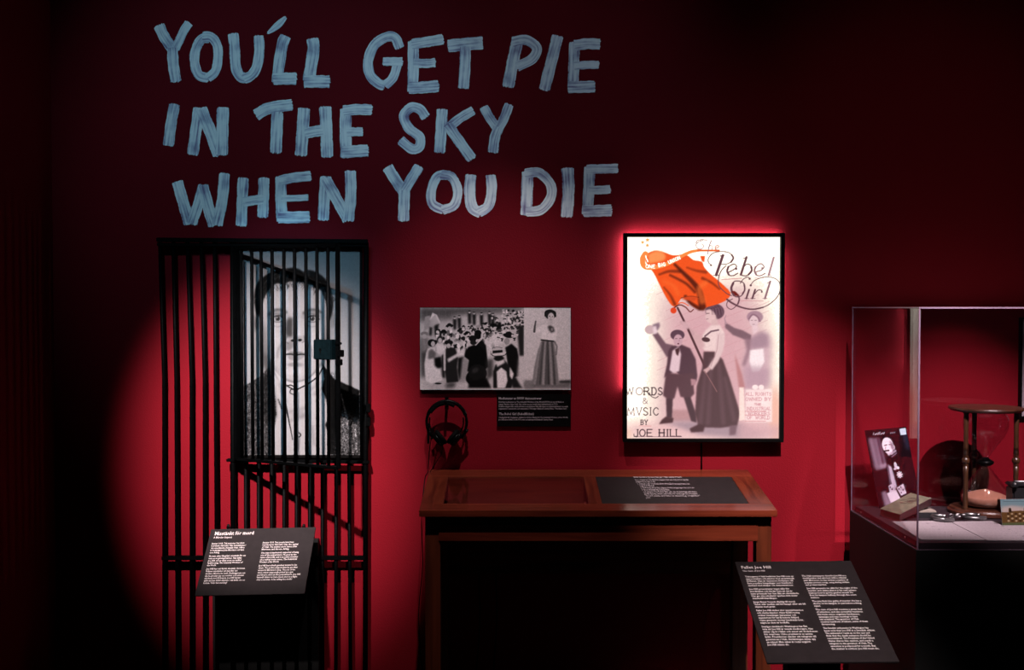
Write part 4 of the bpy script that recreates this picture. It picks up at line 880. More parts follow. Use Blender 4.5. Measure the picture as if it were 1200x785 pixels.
I.line([(465, 262), (415, 420)], 20, TB, 1); I.line([(435, 275), (468, 262)], 6, TB, 1); I.curve([(430, 360), (470, 325), (510, 345), (510, 395), (465, 432), (410, 425)], 9, TB, 1); I.curve([(508, 350), (512, 385), (485, 420)], 17, TB, 1)
TL2 = (.58, .42, .46)
I.curve([(555, 395), (600, 380), (625, 350), (600, 322), (565, 335), (540, 380), (550, 420), (590, 432), (635, 410)], 9, TL2, 1); I.curve([(548, 350), (538, 385), (555, 422)], 15, TL2, 1); I.blob(608, 362, 9, 9, TL2, .9)
I.line([(712, 265), (668, 425)], 18, (.70, .54, .58), 1); I.line([(655, 425), (690, 425)], 5, TL2, .8)
I.line([(240, 467), (420, 455)], 5, (.75, .35, .38), .8); I.line([(400, 660), (620, 664)], 4, (.78, .45, .48), .8); I.line([(540, 452), (620, 452)], 4, (.8, .5, .5), .6)
I.curve([(400, 480), (355, 485), (330, 530), (335, 590), (370, 625), (420, 615), (450, 560), (440, 500), (400, 480)], 9, TB, 1); I.curve([(345, 500), (328, 550), (350, 610)], 20, TB, 1); I.curve([(445, 510), (450, 560), (430, 600)], 14, TB, 1)
I.curve([(410, 500), (440, 460), (480, 445), (495, 460)], 7, TB, 1); I.blob(495, 460, 10, 9, TB, 1)
I.line([(490, 560), (465, 640)], 16, TB, 1); I.line([(450, 640), (485, 641)], 5, TB, 1); I.blob(505, 520, 10, 10, TB, 1); I.curve([(505, 515), (540, 475), (620, 445), (700, 448), (755, 480), (775, 540), (750, 620), (680, 690), (580, 735), (480, 738), (380, 705), (290, 650)], 6, TB, 1, 8)
I.curve([(620, 722), (520, 740), (420, 722), (340, 685), (290, 650)], 12, TB, 1, 18)
I.line([(545, 560), (520, 640)], 16, TB, 1); I.line([(505, 641), (545, 641)], 5, TB, 1); I.curve([(540, 600), (570, 565), (600, 565), (608, 580)], 8, TB, 1); I.blob(606, 580, 8, 8, TB, 1)
I.line([(682, 485), (635, 640)], 17, TL2, 1); I.line([(615, 641), (655, 641)], 5, TL2, 1); I.line([(655, 500), (684, 485)], 5, TL2, 1)
I.curve([(330, 590), (370, 590), (400, 640), (380, 700), (330, 740), (290, 715), (295, 670), (340, 645)], 7, TB, 1); I.curve([(370, 590), (400, 640), (390, 690)], 14, TB, .9)
I.poly([(325, 575), (360, 572), (400, 615), (370, 610)], (.45, .12, .1), 1, .3)
# words & music
I.R(725, 430, 6.09); BK = (.22, .13, .16)
caps(I, 'W', 62, 148, 52, 50, 5, (.52, .42, .44), 1); caps(I, 'O', 132, 148, 52, 46, 6, (.62, .50, .52), 1); caps(I, 'R', 190, 148, 52, 40, 7, BK, 1); caps(I, 'DS', 245, 148, 52, 72, 7, BK, 1)
I.curve([(225, 185), (240, 210), (270, 222), (290, 210)], 5, BK, 1)
caps(I, '&', 180, 222, 42, 34, 4, (.50, .38, .42), 1)
caps(I, 'M', 74, 292, 54, 46, 5, (.54, .42, .46), 1); caps(I, 'V', 136, 292, 54, 36, 5, (.50, .40, .44), 1); caps(I, 'SIC', 184, 292, 54, 108, 6, BK, 1)
caps(I, 'BY', 168, 380, 34, 46, 5, BK, 1); I.line([(155, 422), (240, 424)], 3, (.85, .5, .5), .9)
caps(I, 'JOE', 125, 448, 50, 120, 7, BK, 1); caps(I, 'HILL', 298, 448, 50, 150, 8, BK, 1); I.line([(125, 500), (455, 500)], 4, (.55, .35, .4), .9); I.curve([(118, 482), (122, 498), (145, 500)], 5, BK, 1)
# rights panel
SC = (.97, .86, .85)
I.poly([(905, 158), (1095, 158), (1095, 395), (905, 395)], SC, .85, .8); I.poly([(862, 145), (895, 145), (905, 380), (862, 385)], (.98, .86, .82), .9, .5)
I.blob(975, 145, 22, 18, SC, 1); I.blob(1018, 145, 20, 18, SC, 1)
RT = (.82, .52, .56)
for t, x, y, w_ in (('ALL RIGHTS', 908, 183, 180), ('OWNED BY', 908, 220, 178), ('THE', 970, 262, 45), ('INDUSTRIAL', 915, 288, 170), ('WORKERS', 925, 322, 155), ('OF WORLD', 920, 352, 160)):
    caps(I, t, x, y, 22 if t != 'THE' else 14, w_, 3.5, RT, .8)
for y in (318, 345, 388): I.line([(905, y), (1050, y)], 3, (.78, .35, .38), .8)
I.grain(0.012, 1.0, True, 4)
Yq = -0.040
cx0, cz0 = lx0 + fwid * .6, lz0 - px(4); cx1, cz1 = lx1 - fwid * .6, lz1 + px(3.4)
I.mesh('backlit_print', [Vector((cx0, Yq, cz0)), Vector((cx1, Yq, cz0)), Vector((cx1, Yq, cz1)), Vector((cx0, Yq, cz1))], M_backlit, lbx, 1.0)
k = MB(); a = U(822, 519, -0.006); b = U(822, 556, -0.006); k.tube([a, (a.x + .001, -0.006, (a.z + b.z) / 2), (b.x, -0.006, b.z)], 0.003, 6); tag(k.done('power_cable', M_plastic, None, True), 'thin black cable running from the backlit poster down to the desk', 'cable')

# ------------------------------------------------------------------ desk
DB, DF = -0.012, -0.53
bl_, br_ = U(503, 551, DB), U(875.5, 549.5, DB); fl_, fr_ = U(491.4, 598.5, DF), U(911.8, 598, DF)
zB = (bl_.z + br_.z) / 2; zF = (fl_.z + fr_.z) / 2
xL = (bl_.x + fl_.x) / 2; xR = (br_.x + fr_.x) / 2
desk = empty('display_desk', ((xL + xR) / 2, (DB + DF) / 2, 0), 'reddish brown wooden desk with a sloping glazed top and a recessed front rail', 'desk')
def DT(x, t, dz=0.0):   # t 0 back .. 1 front on the sloping top
    return Vector((x, DB + (DF - DB) * t, zB + (zF - zB) * t + dz))
def plank(name, x0a, x1a, t0, t1, m, th=0.022, x0b=None, x1b=None, dz=0, bev=0.0015):
    x0b = x0a if x0b is None else x0b; x1b = x1a if x1b is None else x1b
    top = [DT(x0a, t0, dz), DT(x1a, t0, dz), DT(x1b, t1, dz), DT(x0b, t1, dz)]
    k = MB(); k.hexa(top + [p - Vector((0, 0, th)) for p in top]); return k.done(name, m, desk, False, bev)
def tt(px_, py_):   # pixel -> (x, t) on the sloping top
    pl = Vector((0, DB, zB)); n_ = Vector((1, 0, 0)).cross(Vector((0, DF - DB, zF - zB))).normalized()
    a_ = (px_ - 600) / F; b_ = -(py_ - 392.5) / F; c_, s_ = math.cos(PITCH), math.sin(PITCH)
    d = Vector((a_, c_ + b_ * s_, b_ * c_ - s_)); e = Vector((0, CAMY, EYE)); t = (pl - e).dot(n_) / d.dot(n_); p = e + d * t
    return p.x, (p.y - DB) / (DF - DB)
t0 = tt(600, 558)[1]; t1 = tt(600, 590)[1]
xa = tt(522, 575)[0]; xb = tt(687.5, 575)[0]; xc = tt(702, 575)[0]; xd = tt(866, 572)[0]
plank('back_plank', xL, xR, 0, t0, W_x); plank('front_plank', xL, xR, t1, 1.0, W_x, 0.024)
plank('end_plank', xL, xa, t0, t1, W_y); plank('end_plank', xd, xR, t0, t1, W_y); plank('divider_plank', xb, xc, t0, t1, W_y)
# well under the glass
wz = 0.05
k = MB(); f0 = DT(xa, t0, -wz); k.box((xL + 0.03, DF + 0.06, zF - 0.065), (xR - 0.03, DB - 0.015, zF - 0.05)); k.done('well_floor', W_well, desk)
k = MB(); k.hexa([DT(xa, t0, -0.02), DT(xb, t0, -0.02), DT(xb, t0 , -0.20), DT(xa, t0, -0.20)] + [p + Vector((0, 0.012, 0)) for p in (DT(xa, t0, -0.02), DT(xb, t0, -0.02), DT(xb, t0, -0.20), DT(xa, t0, -0.20))]); k.done('well_back', W_x, desk)
plank('glass_pane', xa - 0.004, xb + 0.004, t0, t1, M_top, 0.004, dz=-0.004, bev=0)
plank('well_bottom_step', xa, xb, t0, t0 + 0.001, W_x, 0.08, dz=-0.03, bev=0)
# text panel laid in the top
plank('text_panel', xc, xd, t0, t1, M_board, 0.010, dz=-0.002)
fd = board_frame([DT(xc, t0, -0.002), DT(xd, t0, -0.002), DT(xd, t1, -0.002), DT(xc, t1, -0.002)])
sc = 4.4 / F
T = [fit('Brev skrivna av Joe Hill på Utah State Prison', 742.5, 799.2, 560.0, fd, 11, sc, 0.0003)]
bod = [('Visor och brev som Joe Hill skrev i fängelset i Salt Lake City, tryckta i den lilla', 744.2, 807), ('röda sångboken av The Industrial Workers of the World.', 745, 768), ('1. Casey Jones, the Union Scab, skriven till strejkande järnvägsarbetare i väst', 747, 808.5), ('Songs of the Workers', 750, 767), ('2. The Preacher and the Slave, sången med raden om pajen uppe i skyn när du dör', 751, 814), ('3. Brev till Elizabeth Gurley Flynn', 752.5, 785), ('om sången The Rebel Girl och om de kvinnliga arbetarna', 754, 817), ('Joe Hills sista vilja, skriven i cellen kvällen före avrättningen den 19 november', 755.2, 818), ('"Don\'t waste any time in mourning. Organize!"', 756.4, 820.5), ('Joe Hill 1915', 757.3, 762.5)]
for i, (t, xx0, xx1) in enumerate(bod): T.append(fit(t, xx0, xx1, 563.0 + i * 2.35, fd, 8, sc, 0.0002))
lettering('body_lettering', T, *fd, M_dim, desk)
# apron, rail, legs
LY = DF + 0.028
def lx(px_, d=0): return U(px_, 640, LY + d).x
za = U(600, 604, LY).z; zc = U(600, 615, LY).z; zd = U(600, 634, LY).z
box('apron', (lx(514), LY + 0.03, zc - 0.01), (lx(888), LY + 0.045, zF - 0.02), W_x, desk)
box('front_rail', (lx(514), LY - 0.004, zd), (lx(888), LY + 0.022, zc), W_x, desk, 0.002)
k = MB(); a = U(702, 608.5, LY + 0.03); k.lathe([(0.006, 0), (0.008, 0.002), (0.006, 0.004)], (a.x, LY + 0.03, a.z), 16, Matrix(((1, 0, 0), (0, 0, -1), (0, 1, 0)))); k.box((a.x - .002, LY + .025, a.z - .010), (a.x + .002, LY + .03, a.z)); k.done('keyhole_plate', M_brass, desk)
for x0_, x1_ in ((498.2, 516), (886.6, 904)):
    box('leg', (U(x0_, 640, LY).x, LY, 0.0), (U(x1_, 640, LY).x, LY + 0.062, zF - 0.018), W_z, desk, 0.002)
for s_ in (0, 1):
    x0_ = U(498.2, 640, LY).x if s_ == 0 else U(904, 640, LY).x - 0.062
    box('leg', (x0_, DB - 0.085, 0.0), (x0_ + 0.062, DB - 0.025, zB - 0.022), W_z, desk, 0.002)
    box('side_rail', (x0_ + 0.015, LY + 0.06, zd), (x0_ + 0.040, DB - 0.085, zF - 0.02), W_y, desk)
box('back_rail', (xL + 0.06, DB - 0.06, U(600, 668, DB).z), (xR - 0.06, DB - 0.04, zB - 0.05), W_x, desk)
# folded card inside the well
k = MB(); c = [G(541, 588.8, zF - 0.072), G(556.5, 587, zF - 0.072), G(558, 590.6, zF - 0.072), G(538, 591.5, zF - 0.072)]
zz = zF - 0.0495
k = MB(); ctr = G(546, 586, zz)
k.hexa([Vector((xa + .05, DF + .085, zz)), Vector((xa + .14, DF + .075, zz)), Vector((xa + .135, DF + .125, zz)), Vector((xa + .06, DF + .13, zz))] + [Vector((xa + .05, DF + .085, zz + .002)), Vector((xa + .14, DF + .075, zz + .002)), Vector((xa + .135, DF + .125, zz + .002)), Vector((xa + .06, DF + .13, zz + .002))])
tag(k.done('paper_card', M_paper), 'small pale card lying in the glazed well of the desk', 'card')

# ------------------------------------------------------------------ headphones
hc = U(523.5, 495, -0.06); hr = 24.5 * 4.54 / F
hook = empty('wall_hook', (hc.x, -0.02, hc.z + hr - .01), 'small black wall hook holding up the headphones', 'hook')
a = U(523.3, 469, -0.02)
box('plate', (a.x - .008, -0.008, a.z - .03), (a.x + .008, -0.001, a.z + .012), M_plastic, hook, 0.001)
k = MB(); k.tube([(a.x, -0.004, a.z - .012), (a.x, -0.06, a.z - .016), (a.x, -0.078, a.z - .010), (a.x, -0.082, a.z + .006)], 0.006, 8); k.done('arm', M_plastic, hook, True)
hp = empty('headphones', (hc.x, -0.06, hc.z - hr), 'black wired headphones hanging on a hook left of the desk', 'headphones')
def arc(cx, cz, rx, rz, a0, a1, Y, n=24, Y2=None):
    Y2 = Y if Y2 is None else Y2
    return [(cx + rx * math.cos(R(a0 + (a1 - a0) * i / n)), Y + (Y2 - Y) * i / n, cz + rz * math.sin(R(a0 + (a1 - a0) * i / n))) for i in range(n + 1)]
k = MB(); k.tube(arc(hc.x, hc.z + .002, hr * .96, hr * 1.0, 205, -28, -0.062), 0.0062, 8, flat=(1, 1.3)); k.done('headband', M_plastic, hp, True)
k = MB(); k.tube(arc(hc.x - .004, hc.z + .003, hr * .88, hr * .90, 150, 60, -0.062, 16), 0.0065, 8, flat=(1, 1.6)); k.done('head_pad', M_cush, hp, True)
k = MB(); k.tube(arc(hc.x, hc.z + .002, hr * .80, hr * .80, 15, -42, -0.050, 12), 0.0035, 6)
k.done('inner_wire', M_plastic, hp, True)
k = MB(); k.tube(arc(hc.x, hc.z + .002, hr * .84, hr * .84, 165, 222, -0.050, 12), 0.0035, 6); k.done('inner_wire', M_plastic, hp, True)
for sx, px_, py_, tilt in ((-1, 514.8, 513.5, 40), (1, 532.8, 513, -38)):
    c = U(px_, py_, -0.055); ax = Vector((math.cos(R(tilt)) * -sx * -1, 0, math.sin(R(tilt)) * -1 * sx * -1)); ax = Vector((sx * -math.cos(R(38)), 0.12, math.sin(R(38)))).normalized()
    q = ax.to_track_quat('Z', 'Y').to_matrix()
    k = MB(); k.lathe([(0.020, -0.020), (0.031, -0.016), (0.033, -0.006), (0.033, 0.0)], c, 24, q); cup = k.done('ear_cup', M_plastic, hp, True)
    k = MB(); k.lathe([(0.031, 0.0), (0.036, 0.006), (0.035, 0.014), (0.027, 0.018), (0.015, 0.015)], c, 24, q); k.done('ear_cushion', M_cush, hp, True)
    e = c + Vector((sx * 0.028, 0, -0.002))
    k = MB(); k.tube([U(502.5 if sx < 0 else 548, 503, -0.06), e], 0.006, 8); k.done('yoke', M_plastic, hp, True)
a = U(502.3, 520, -0.06)
box('slider', (a.x - .006, -0.066, a.z), (a.x + .004, -0.054, a.z + .085), M_plastic, hp, 0.002)
k = MB(); P = [U(505.5, 512, -.07), U(503, 530, -.06), U(501.5, 552, -.06), (xL - .012, -.12, zB - 0.03), (xL - .018, -.20, zB - .18), (xL - .014, -.2, zB - .35), (xL - .03, -.2, zB - .55), (xL - .02, -.2, zB - .75), (xL + .0, -.15, .03)]
def sm3(P, n=6):
    P = [Vector(p) for p in P]; Q = [2 * P[0] - P[1]] + P + [2 * P[-1] - P[-2]]; out = []
    for i in range(1, len(Q) - 2):
        a, b, c, d = Q[i - 1:i + 3]
        for j in range(n):
            t = j / n; out.append(0.5 * ((2 * b) + (c - a) * t + (2 * a - 5 * b + 4 * c - d) * t * t + (3 * b - a - 3 * c + d) * t ** 3))
    return out + [P[-1]]
k.tube(sm3(P), 0.0022, 6); k.done('cable', M_plastic, hp, True)
k = MB(); k.tube(sm3([U(519, 521, -.06), U(517, 532, -.05), U(509, 545, -.045), U(502, 556, -.05)]), 0.0016, 6); k.done('cable', M_plastic, hp, True)
for i, x_ in enumerate((561, 581)):
    k = MB(); a = U(x_, 672, -.03); k.tube(sm3([(a.x, -.03, a.z), (a.x + .004, -.03, a.z - .2), (a.x - .012, -.03, a.z - .45), (a.x, -.03, .01)]), 0.003, 6)
    tag(k.done('floor_cable', M_plastic, None, True), ['left', 'right'][i] + ' one of two black cables hanging in the shadow under the desk', 'cable')

# ------------------------------------------------------------------ glass case
PX = 1.3755; PF = 3.720 + CAMY; PB = 4.447 + CAMY; PR = 2.95; ZT = 1.6005; ZB = 0.776; ZD = 0.797
case = empty('glass_display_case', ((PX + PR) / 2, (PF + PB) / 2, 0), 'clear glass display case on a black plinth at the right', 'display case')
box('plinth', (PX - .004, PF - .004, 0.0), (PR, PB + .004, ZB), M_plinth, case, 0.002)
box('deck', (PX + .014, PF + .014, ZB), (PR - .014, PB - .014, ZD), M_deck, case, 0.001)
g = 0.006
def pane(a, b): return box('glass_pane', a, b, M_glass, case)
pane((PX, PF + g, ZB), (PX + g, PB - g, ZT - g)); pane((PX + g, PF, ZB), (PR, PF + g, ZT - g)); pane((PX + g, PB - g, ZB), (PR, PB, ZT - g)); pane((PX, PF, ZT - g), (PR, PB, ZT)); pane((PR - g, PF + g, ZB), (PR, PB - g, ZT - g))
e = 0.0045
for name, a, b in (('glass_edge', (PX - .0005, PF - .0005, ZB), (PX + e, PF + e, ZT - g)), ('glass_edge', (PX - .0005, PB - .003, ZB), (PX + .0035, PB + .0005, ZT - g)),
    ('glass_edge', (PX - .0005, PF - .0005, ZT - .005), (PR, PF + .002, ZT + .0005)), ('glass_edge', (PX - .0005, PF, ZT - .004), (PX + .002, PB, ZT + .0005)),
    ('glass_edge', (PX - .001, PF - .001, ZB - .001), (PR, PF + .001, ZB + .0015)), ('glass_edge', (PX - .001, PF, ZB - .001), (PX + .001, PB, ZB + .0015))):
    box(name, a, b, M_edge, case)
for x_, y_ in ((1009.3, 600.5), (1061, 629.2)):
    t = (x_ - 600) / F; dep = PX / t; p = D(x_, y_, dep); k = MB()
    k.lathe([(0.0035, 0), (0.0035, 0.003), (0.001, 0.004)], p, 10, Matrix(((0, 0, -1), (0, 1, 0), (1, 0, 0)))); k.done('screw', M_steel, case, True)

# hourglass
hgc = D(1154, 600, 4.288); hx, hy = hgc.x, hgc.y; R_ = 0.138
hg = empty('hourglass', (hx, hy, ZD), 'large hourglass with dark turned wooden columns and orange sand in the lower bulb', 'hourglass')
zt_ = 1.6 - (476.5 - 360) * 4.30 / F
k = MB(); k.lathe([(R_ * .94, 0), (R_, .004), (R_, .012), (R_ * .95, .016), (R_ * .93, .022), (R_ * .86, .024)], (hx, hy, ZD), 56); k.done('base_disc', W_dx, hg)
k = MB(); k.lathe([(R_ * .90, -.016), (R_ * .97, -.012), (R_, -.006), (R_ * .985, 0)], (hx, hy, zt_), 56); k.done('top_disc', W_dx, hg)
zb_ = ZD + .022; zt2_ = zt_ - .014; H = zt2_ - zb_
prof = [(.010, 0), (.013, .01), (.008, .03), (.010, .06), (.0085, .2), (.009, .36), (.0105, .44), (.007, .445), (.013, .455), (.007, .465), (.0125, .475), (.0155, .50), (.0125, .525), (.007, .535), (.013, .545), (.007, .555), (.0105, .56), (.009, .64), (.0085, .8), (.010, .94), (.008, .97), (.013, .99), (.010, 1)]
for ax_, ay_ in ((-.097, -.050), (.097, -.050), (0, .105)):
    k = MB(); k.lathe([(r_, h_ * H) for r_, h_ in prof], (hx + ax_, hy + ay_, zb_), 16); k.done('column', W_d, hg, True)
zn = 1.6 - (541.5 - 360) * 4.30 / F
def bulb(up):
    pr = [(.010, 0), (.012, .012), (.020, .03), (.040, .058), (.062, .088), (.077, .115), (.084, .14), (.083, .165), (.073, .185), (.05, .196)] if up else [(.010, 0), (.014, -.012), (.030, -.034), (.052, -.060), (.073, -.088), (.087, -.112), (.090, -.128), (.086, -.148), (.074, -.162), (.05, -.168)]
    top = abs(pr[-1][1]); tgt = (zt2_ - zn - .001) if up else (zn - zb_ - .001); s_ = tgt / top
    pr = [(a_, b_ * s_) for a_, b_ in pr]; return pr
for up in (True, False):
    k = MB(); pr = bulb(up); inner = [(max(.004, a_ - .0022), b_) for a_, b_ in pr[:-1]]
    sp = smooth(pr, 4); k.lathe(sp, (hx, hy, zn), 40, None, False); k.done('glass_bulb', M_bulb, hg, True)
# sand body
s_ = (zn - zb_ - .001) / .168
pr = [(.0005, -.100 * s_), (.03, -.108 * s_), (.06, -.117 * s_), (.083, -.1265 * s_), (.0855, -.131 * s_), (.083, -.147 * s_), (.071, -.160 * s_), (.03, -.1655 * s_), (.0005, -.166 * s_)]
k = MB(); k.lathe(pr, (hx, hy, zn), 40, None, False); k.done('sand', M_sand, hg, True)
k = MB(); k.lathe([(.012, -.016), (.022, -.012), (.030, -.005), (.032, 0), (.030, .005), (.022, .010), (.016, .013), (.013, .018)], (hx, hy, zn), 32); k.done('neck_collar', M_plastic, hg, True)

# officer photograph card
c4 = [D(1013.2, 504.3, 4.425), D(1061.5, 500, 4.430), D(1079, 588, 4.392), D(1030.8, 596.5, 4.38)]

card = empty('officer_photograph', (c4[3].x + .06, c4[3].y, ZD), 'dark photograph of a bald man in a decorated uniform, leaning in the glass case', 'photograph')
nn = (c4[1] - c4[0]).cross(c4[3] - c4[0]).normalized()
if nn.y > 0: nn = -nn
k = MB(); k.hexa([p for p in c4] + [p - nn * 0.004 for p in c4]); k.done('card', M_frame, card)
I = Ink(0, 0, 110, 200, 1.3, (0.08, 0.025, 0.055)); V0 = (.80, .78, .84)
I.R(0, 0, 1)
# drawn on an upright 110 x 200 sheet
I.poly([(4, 20), (36, 22), (40, 95), (6, 98)], (.52, .45, .53), .9, 3); I.line([(12, 25), (14, 90)], 6, (.7, .62, .7), .6, None, 4); I.line([(30, 25), (32, 90)], 5, (.22, .12, .18), .8, None, 3); I.poly([(8, 92), (40, 88), (40, 100), (10, 104)], (.62, .55, .62), .8, 2)
I.poly([(36, 20), (110, 0), (110, 60), (60, 60)], (.05, .02, .05), .8, 10); I.poly([(95, 10), (110, 10), (110, 60), (100, 60)], (.22, .24, .34), .7, 5)
I.blob(53, 44, 15, 21, (.92, .89, .93), 1, 0, .2); I.blob(66, 50, 5, 7, (.75, .70, .76), 1, 0, .3); I.poly([(60, 30), (68, 40), (66, 60), (60, 50)], (.45, .38, .45), .7, 2)
I.line([(44, 43), (51, 42)], 2, (.2, .1, .15), 1); I.line([(56, 42), (62, 43)], 2, (.25, .15, .2), .9); I.line([(47, 46), (45, 53)], 2, (.6, .5, .58), .9); I.line([(42, 57), (53, 57)], 4, (.15, .08, .12), 1); I.poly([(46, 62), (62, 62), (60, 72), (50, 72)], (.82, .78, .84), 1, 1)
I.poly([(48, 72), (68, 62), (86, 76), (92, 130), (96, 196), (30, 196), (36, 150), (38, 100)], (.055, .02, .045), 1, 1.5)
I.line([(58, 66), (70, 60)], 6, (.72, .68, .76), .8); I.line([(58, 74), (72, 66)], 3, (.55, .5, .6), .8)
I.poly([(44, 92), (52, 100), (56, 150), (46, 165), (42, 130)], (.80, .76, .84), .9, 1.5); I.line([(42, 95), (40, 150)], 4, (.45, .38, .46), .8, None, 2)
I.blob(63, 97, 4, 9, (.82, .8, .86), .95, 0, .5); I.blob(68, 104, 4, 4, (.88, .85, .9), 1); I.blob(60, 106, 4, 3, (.8, .78, .85), .9)
for k_ in range(8):
    an = k_ * math.pi / 4; I.line([(69, 122), (69 + 7 * math.cos(an), 122 + 8 * math.sin(an))], 3, (.90, .88, .92), 1)
I.poly([(34, 146), (46, 142), (50, 158), (34, 166)], (.78, .74, .82), 1, .8); I.poly([(26, 164), (52, 158), (60, 184), (32, 196)], (.84, .80, .86), 1, 1); I.poly([(54, 154), (74, 146), (78, 172), (62, 176)], (.82, .78, .85), 1, .8)
for p in ((38, 150), (42, 156), (60, 158), (66, 154), (70, 162), (64, 168)): I.blob(p[0], p[1], 1.6, 2.2, (.2, .12, .2), .9)
I.poly([(12, 160), (24, 156), (34, 196), (14, 198)], (.60, .54, .62), .9, 2.5)
I.poly([(92, 4), (108, 3), (108, 20), (92, 21)], (.78, .86, .92), 1, .3)
for x_ in range(8): I.line([(20 + x_ * 4, 13 + (x_ % 2)), (23 + x_ * 4, 8 + (x_ * 7) % 4)], 1.8, (.8, .78, .84), .9)
for x_ in range(4): I.line([(66 + x_ * 3.6, 14), (68 + x_ * 3.6, 11)], 1.6, (.65, .62, .68), .9)
I.mesh('photographic_print', [p + nn * 0.0008 for p in c4], M_print, card, 0.55)

# books
bk = empty('old_book', (G(1060, 600, ZD).x, -0.35, ZD), 'worn olive green old book with a dark emblem, tilted on a smaller book', 'book')
A = G(1031, 595.8, .827); B = G(1054.5, 602.7, .827); C_ = G(1091.7, 583.5, .866); D_ = G(1067, 577.3, .866)
for P_ in (C_, D_): P_.y = min(P_.y, PB - 0.02)
th = Vector((0, 0.006, -0.028))
top = [A, B, C_, D_]
k = MB(); ins = .004; cc = sum(top, Vector()) / 4
inn = [cc + (p - cc) * .97 - Vector((0, 0, .003)) for p in top]
k.hexa(inn + [p + th * .86 for p in inn]); k.done('page_block', M_pages, bk)
k = MB(); k.hexa(top + [p + th * .11 for p in top]); cov = k.done('front_cover', M_cover, bk, False, .0008)
k = MB(); k.hexa([p + th * .92 for p in top] + [p + th * 1.05 for p in top]); k.done('back_cover', M_spine, bk, False, .0008)
k = MB(); o1 = (B - A).normalized() * .002; k.hexa([B + o1, C_ + o1, C_ + o1 + th, B + o1 + th] + [B - o1, C_ - o1, C_ - o1 + th, B - o1 + th]); k.done('spine', M_spine, bk, False, .0008)
def onb(u, v): return A + (B - A) * v + (D_ - A) * u + Vector((0, -0.0003, .0009))
k = MB()
for cu_, cv_, ru, rv in ((.55, .36, .09, .17), (.70, .52, .10, .18), (.60, .60, .05, .1)):
    k.tube([onb(cu_ + ru * math.cos(t_ / 12 * 2 * math.pi), cv_ + rv * math.sin(t_ / 12 * 2 * math.pi)) for t_ in range(12)], 0.0007, 4, closed=True)
k.tube([onb(.46, .3), onb(.62, .45), onb(.8, .75)], .0008, 4); k.done('emblem', M_spine, bk)
sb = empty('small_book', (G(1088, 600, ZD).x, -0.3, ZD), 'small black bound book with pale pages lying under the olive book', 'book')
a = G(1074, 607, ZD); b = G(1099, 607, ZD); yb = PB - .035
box('cover', (a.x, a.y, ZD), (b.x, yb, ZD + .021), M_leather, sb, .001)
box('page_block', (a.x + .004, a.y + .004, ZD + .0205), (b.x - .004, yb - .006, ZD + .027), M_page, sb, .0005)

# letters: two written sheets
def ruled(name, label, pts, z, dark, seed):
    c = [G(x_, y_, z) for x_, y_ in pts]; t = empty(name, sum(c, Vector()) / 4, label, 'paper')
    k = MB(); k.hexa([p for p in c] + [p - Vector((0, 0, .0012)) for p in c]); k.done('sheet', M_paper, t)
    I = Ink(0, 0, 200, 150, 1.2, (.86, .81, .83)); rs = random.Random(seed)
    for r_ in range(13):
        y_ = 14 + r_ * 10.2; x_ = 14
        while x_ < 186:
            w_ = rs.uniform(5, 14)
            I.curve([(x_ + j_ * w_ / 6, y_ + rs.uniform(-1.6, 1.6)) for j_ in range(7)], 0.9, dark, .75); x_ += w_ + rs.uniform(3, 5)
    for r_ in range(5): I.line([(100 + r_ * 3, 20 + r_ * 25), (108, 22 + r_ * 25)], 2.4, (.15, .12, .14), .9)
    I.mesh('handwriting', [p + Vector((0, 0, .0006)) for p in c], M_print, t, 0.32)
ruled('handwritten_sheet', 'white handwritten sheet at the front left corner of the glass case', [(1045, 611), (1116, 610), (1158, 632.5), (1079.5, 632)], ZD + .002, (.50, .45, .50), 4)
ruled('handwritten_sheet', 'white handwritten sheet under the handcuffs, right of the other sheet', [(1114, 611.2), (1205, 610), (1250, 632.8), (1157, 633)], ZD + .0038, (.50, .45, .50), 9)
# handcuffs
hcx = empty('handcuffs', (G(1120, 607, ZD).x, G(1120, 607, ZD).y, ZD + .004), 'old steel handcuffs with a short chain lying across the sheets', 'handcuffs')
zz = ZD + .0125
def ring(c, rx, ry, rot, a0, a1, r_, n=22):
    return [c + Vector((rx * math.cos(R(a0 + (a1 - a0) * i / n)) * math.cos(R(rot)) - ry * math.sin(R(a0 + (a1 - a0) * i / n)) * math.sin(R(rot)), rx * math.cos(R(a0 + (a1 - a0) * i / n)) * math.sin(R(rot)) + ry * math.sin(R(a0 + (a1 - a0) * i / n)) * math.cos(R(rot)), 0)) for i in range(n + 1)]
cA = G(1104, 606.5, zz); cB = G(1140, 605, zz)
for c_, rot in ((cA, 5), (cB, -15)):
    k = MB(); k.tube(ring(c_, .036, .040, rot, 40, 340, .005), .0062, 8, flat=(1, 1.2)); cf = k.done('cuff', M_steel, hcx, True)
k = MB(); k.box((cA.x - .012, cA.y - .048, zz - .007), (cA.x + .03, cA.y - .034, zz + .007)); k.done('lock_housing', M_steel, hcx, False, .003)
k = MB(); k.box((cB.x + .005, cB.y - .045, zz - .007), (cB.x + .035, cB.y - .03, zz + .009)); k.done('lock_housing', M_steel, hcx, False, .003)
for i in range(4):
    c_ = cA.lerp(cB, .34 + i * .11) + Vector((0, .01 * (-1) ** i, .004 + .006 * (i % 2)))
    k = MB()
    k.tube([c_ + Vector((.010 * math.cos(t_ / 10 * 2 * math.pi), .006 * math.sin(t_ / 10 * 2 * math.pi) if i % 2 else 0, (.006 * math.sin(t_ / 10 * 2 * math.pi)) if i % 2 == 0 else 0)) for t_ in range(10)], .0025, 6, closed=True); k.done('chain_link', M_steel, hcx, True)
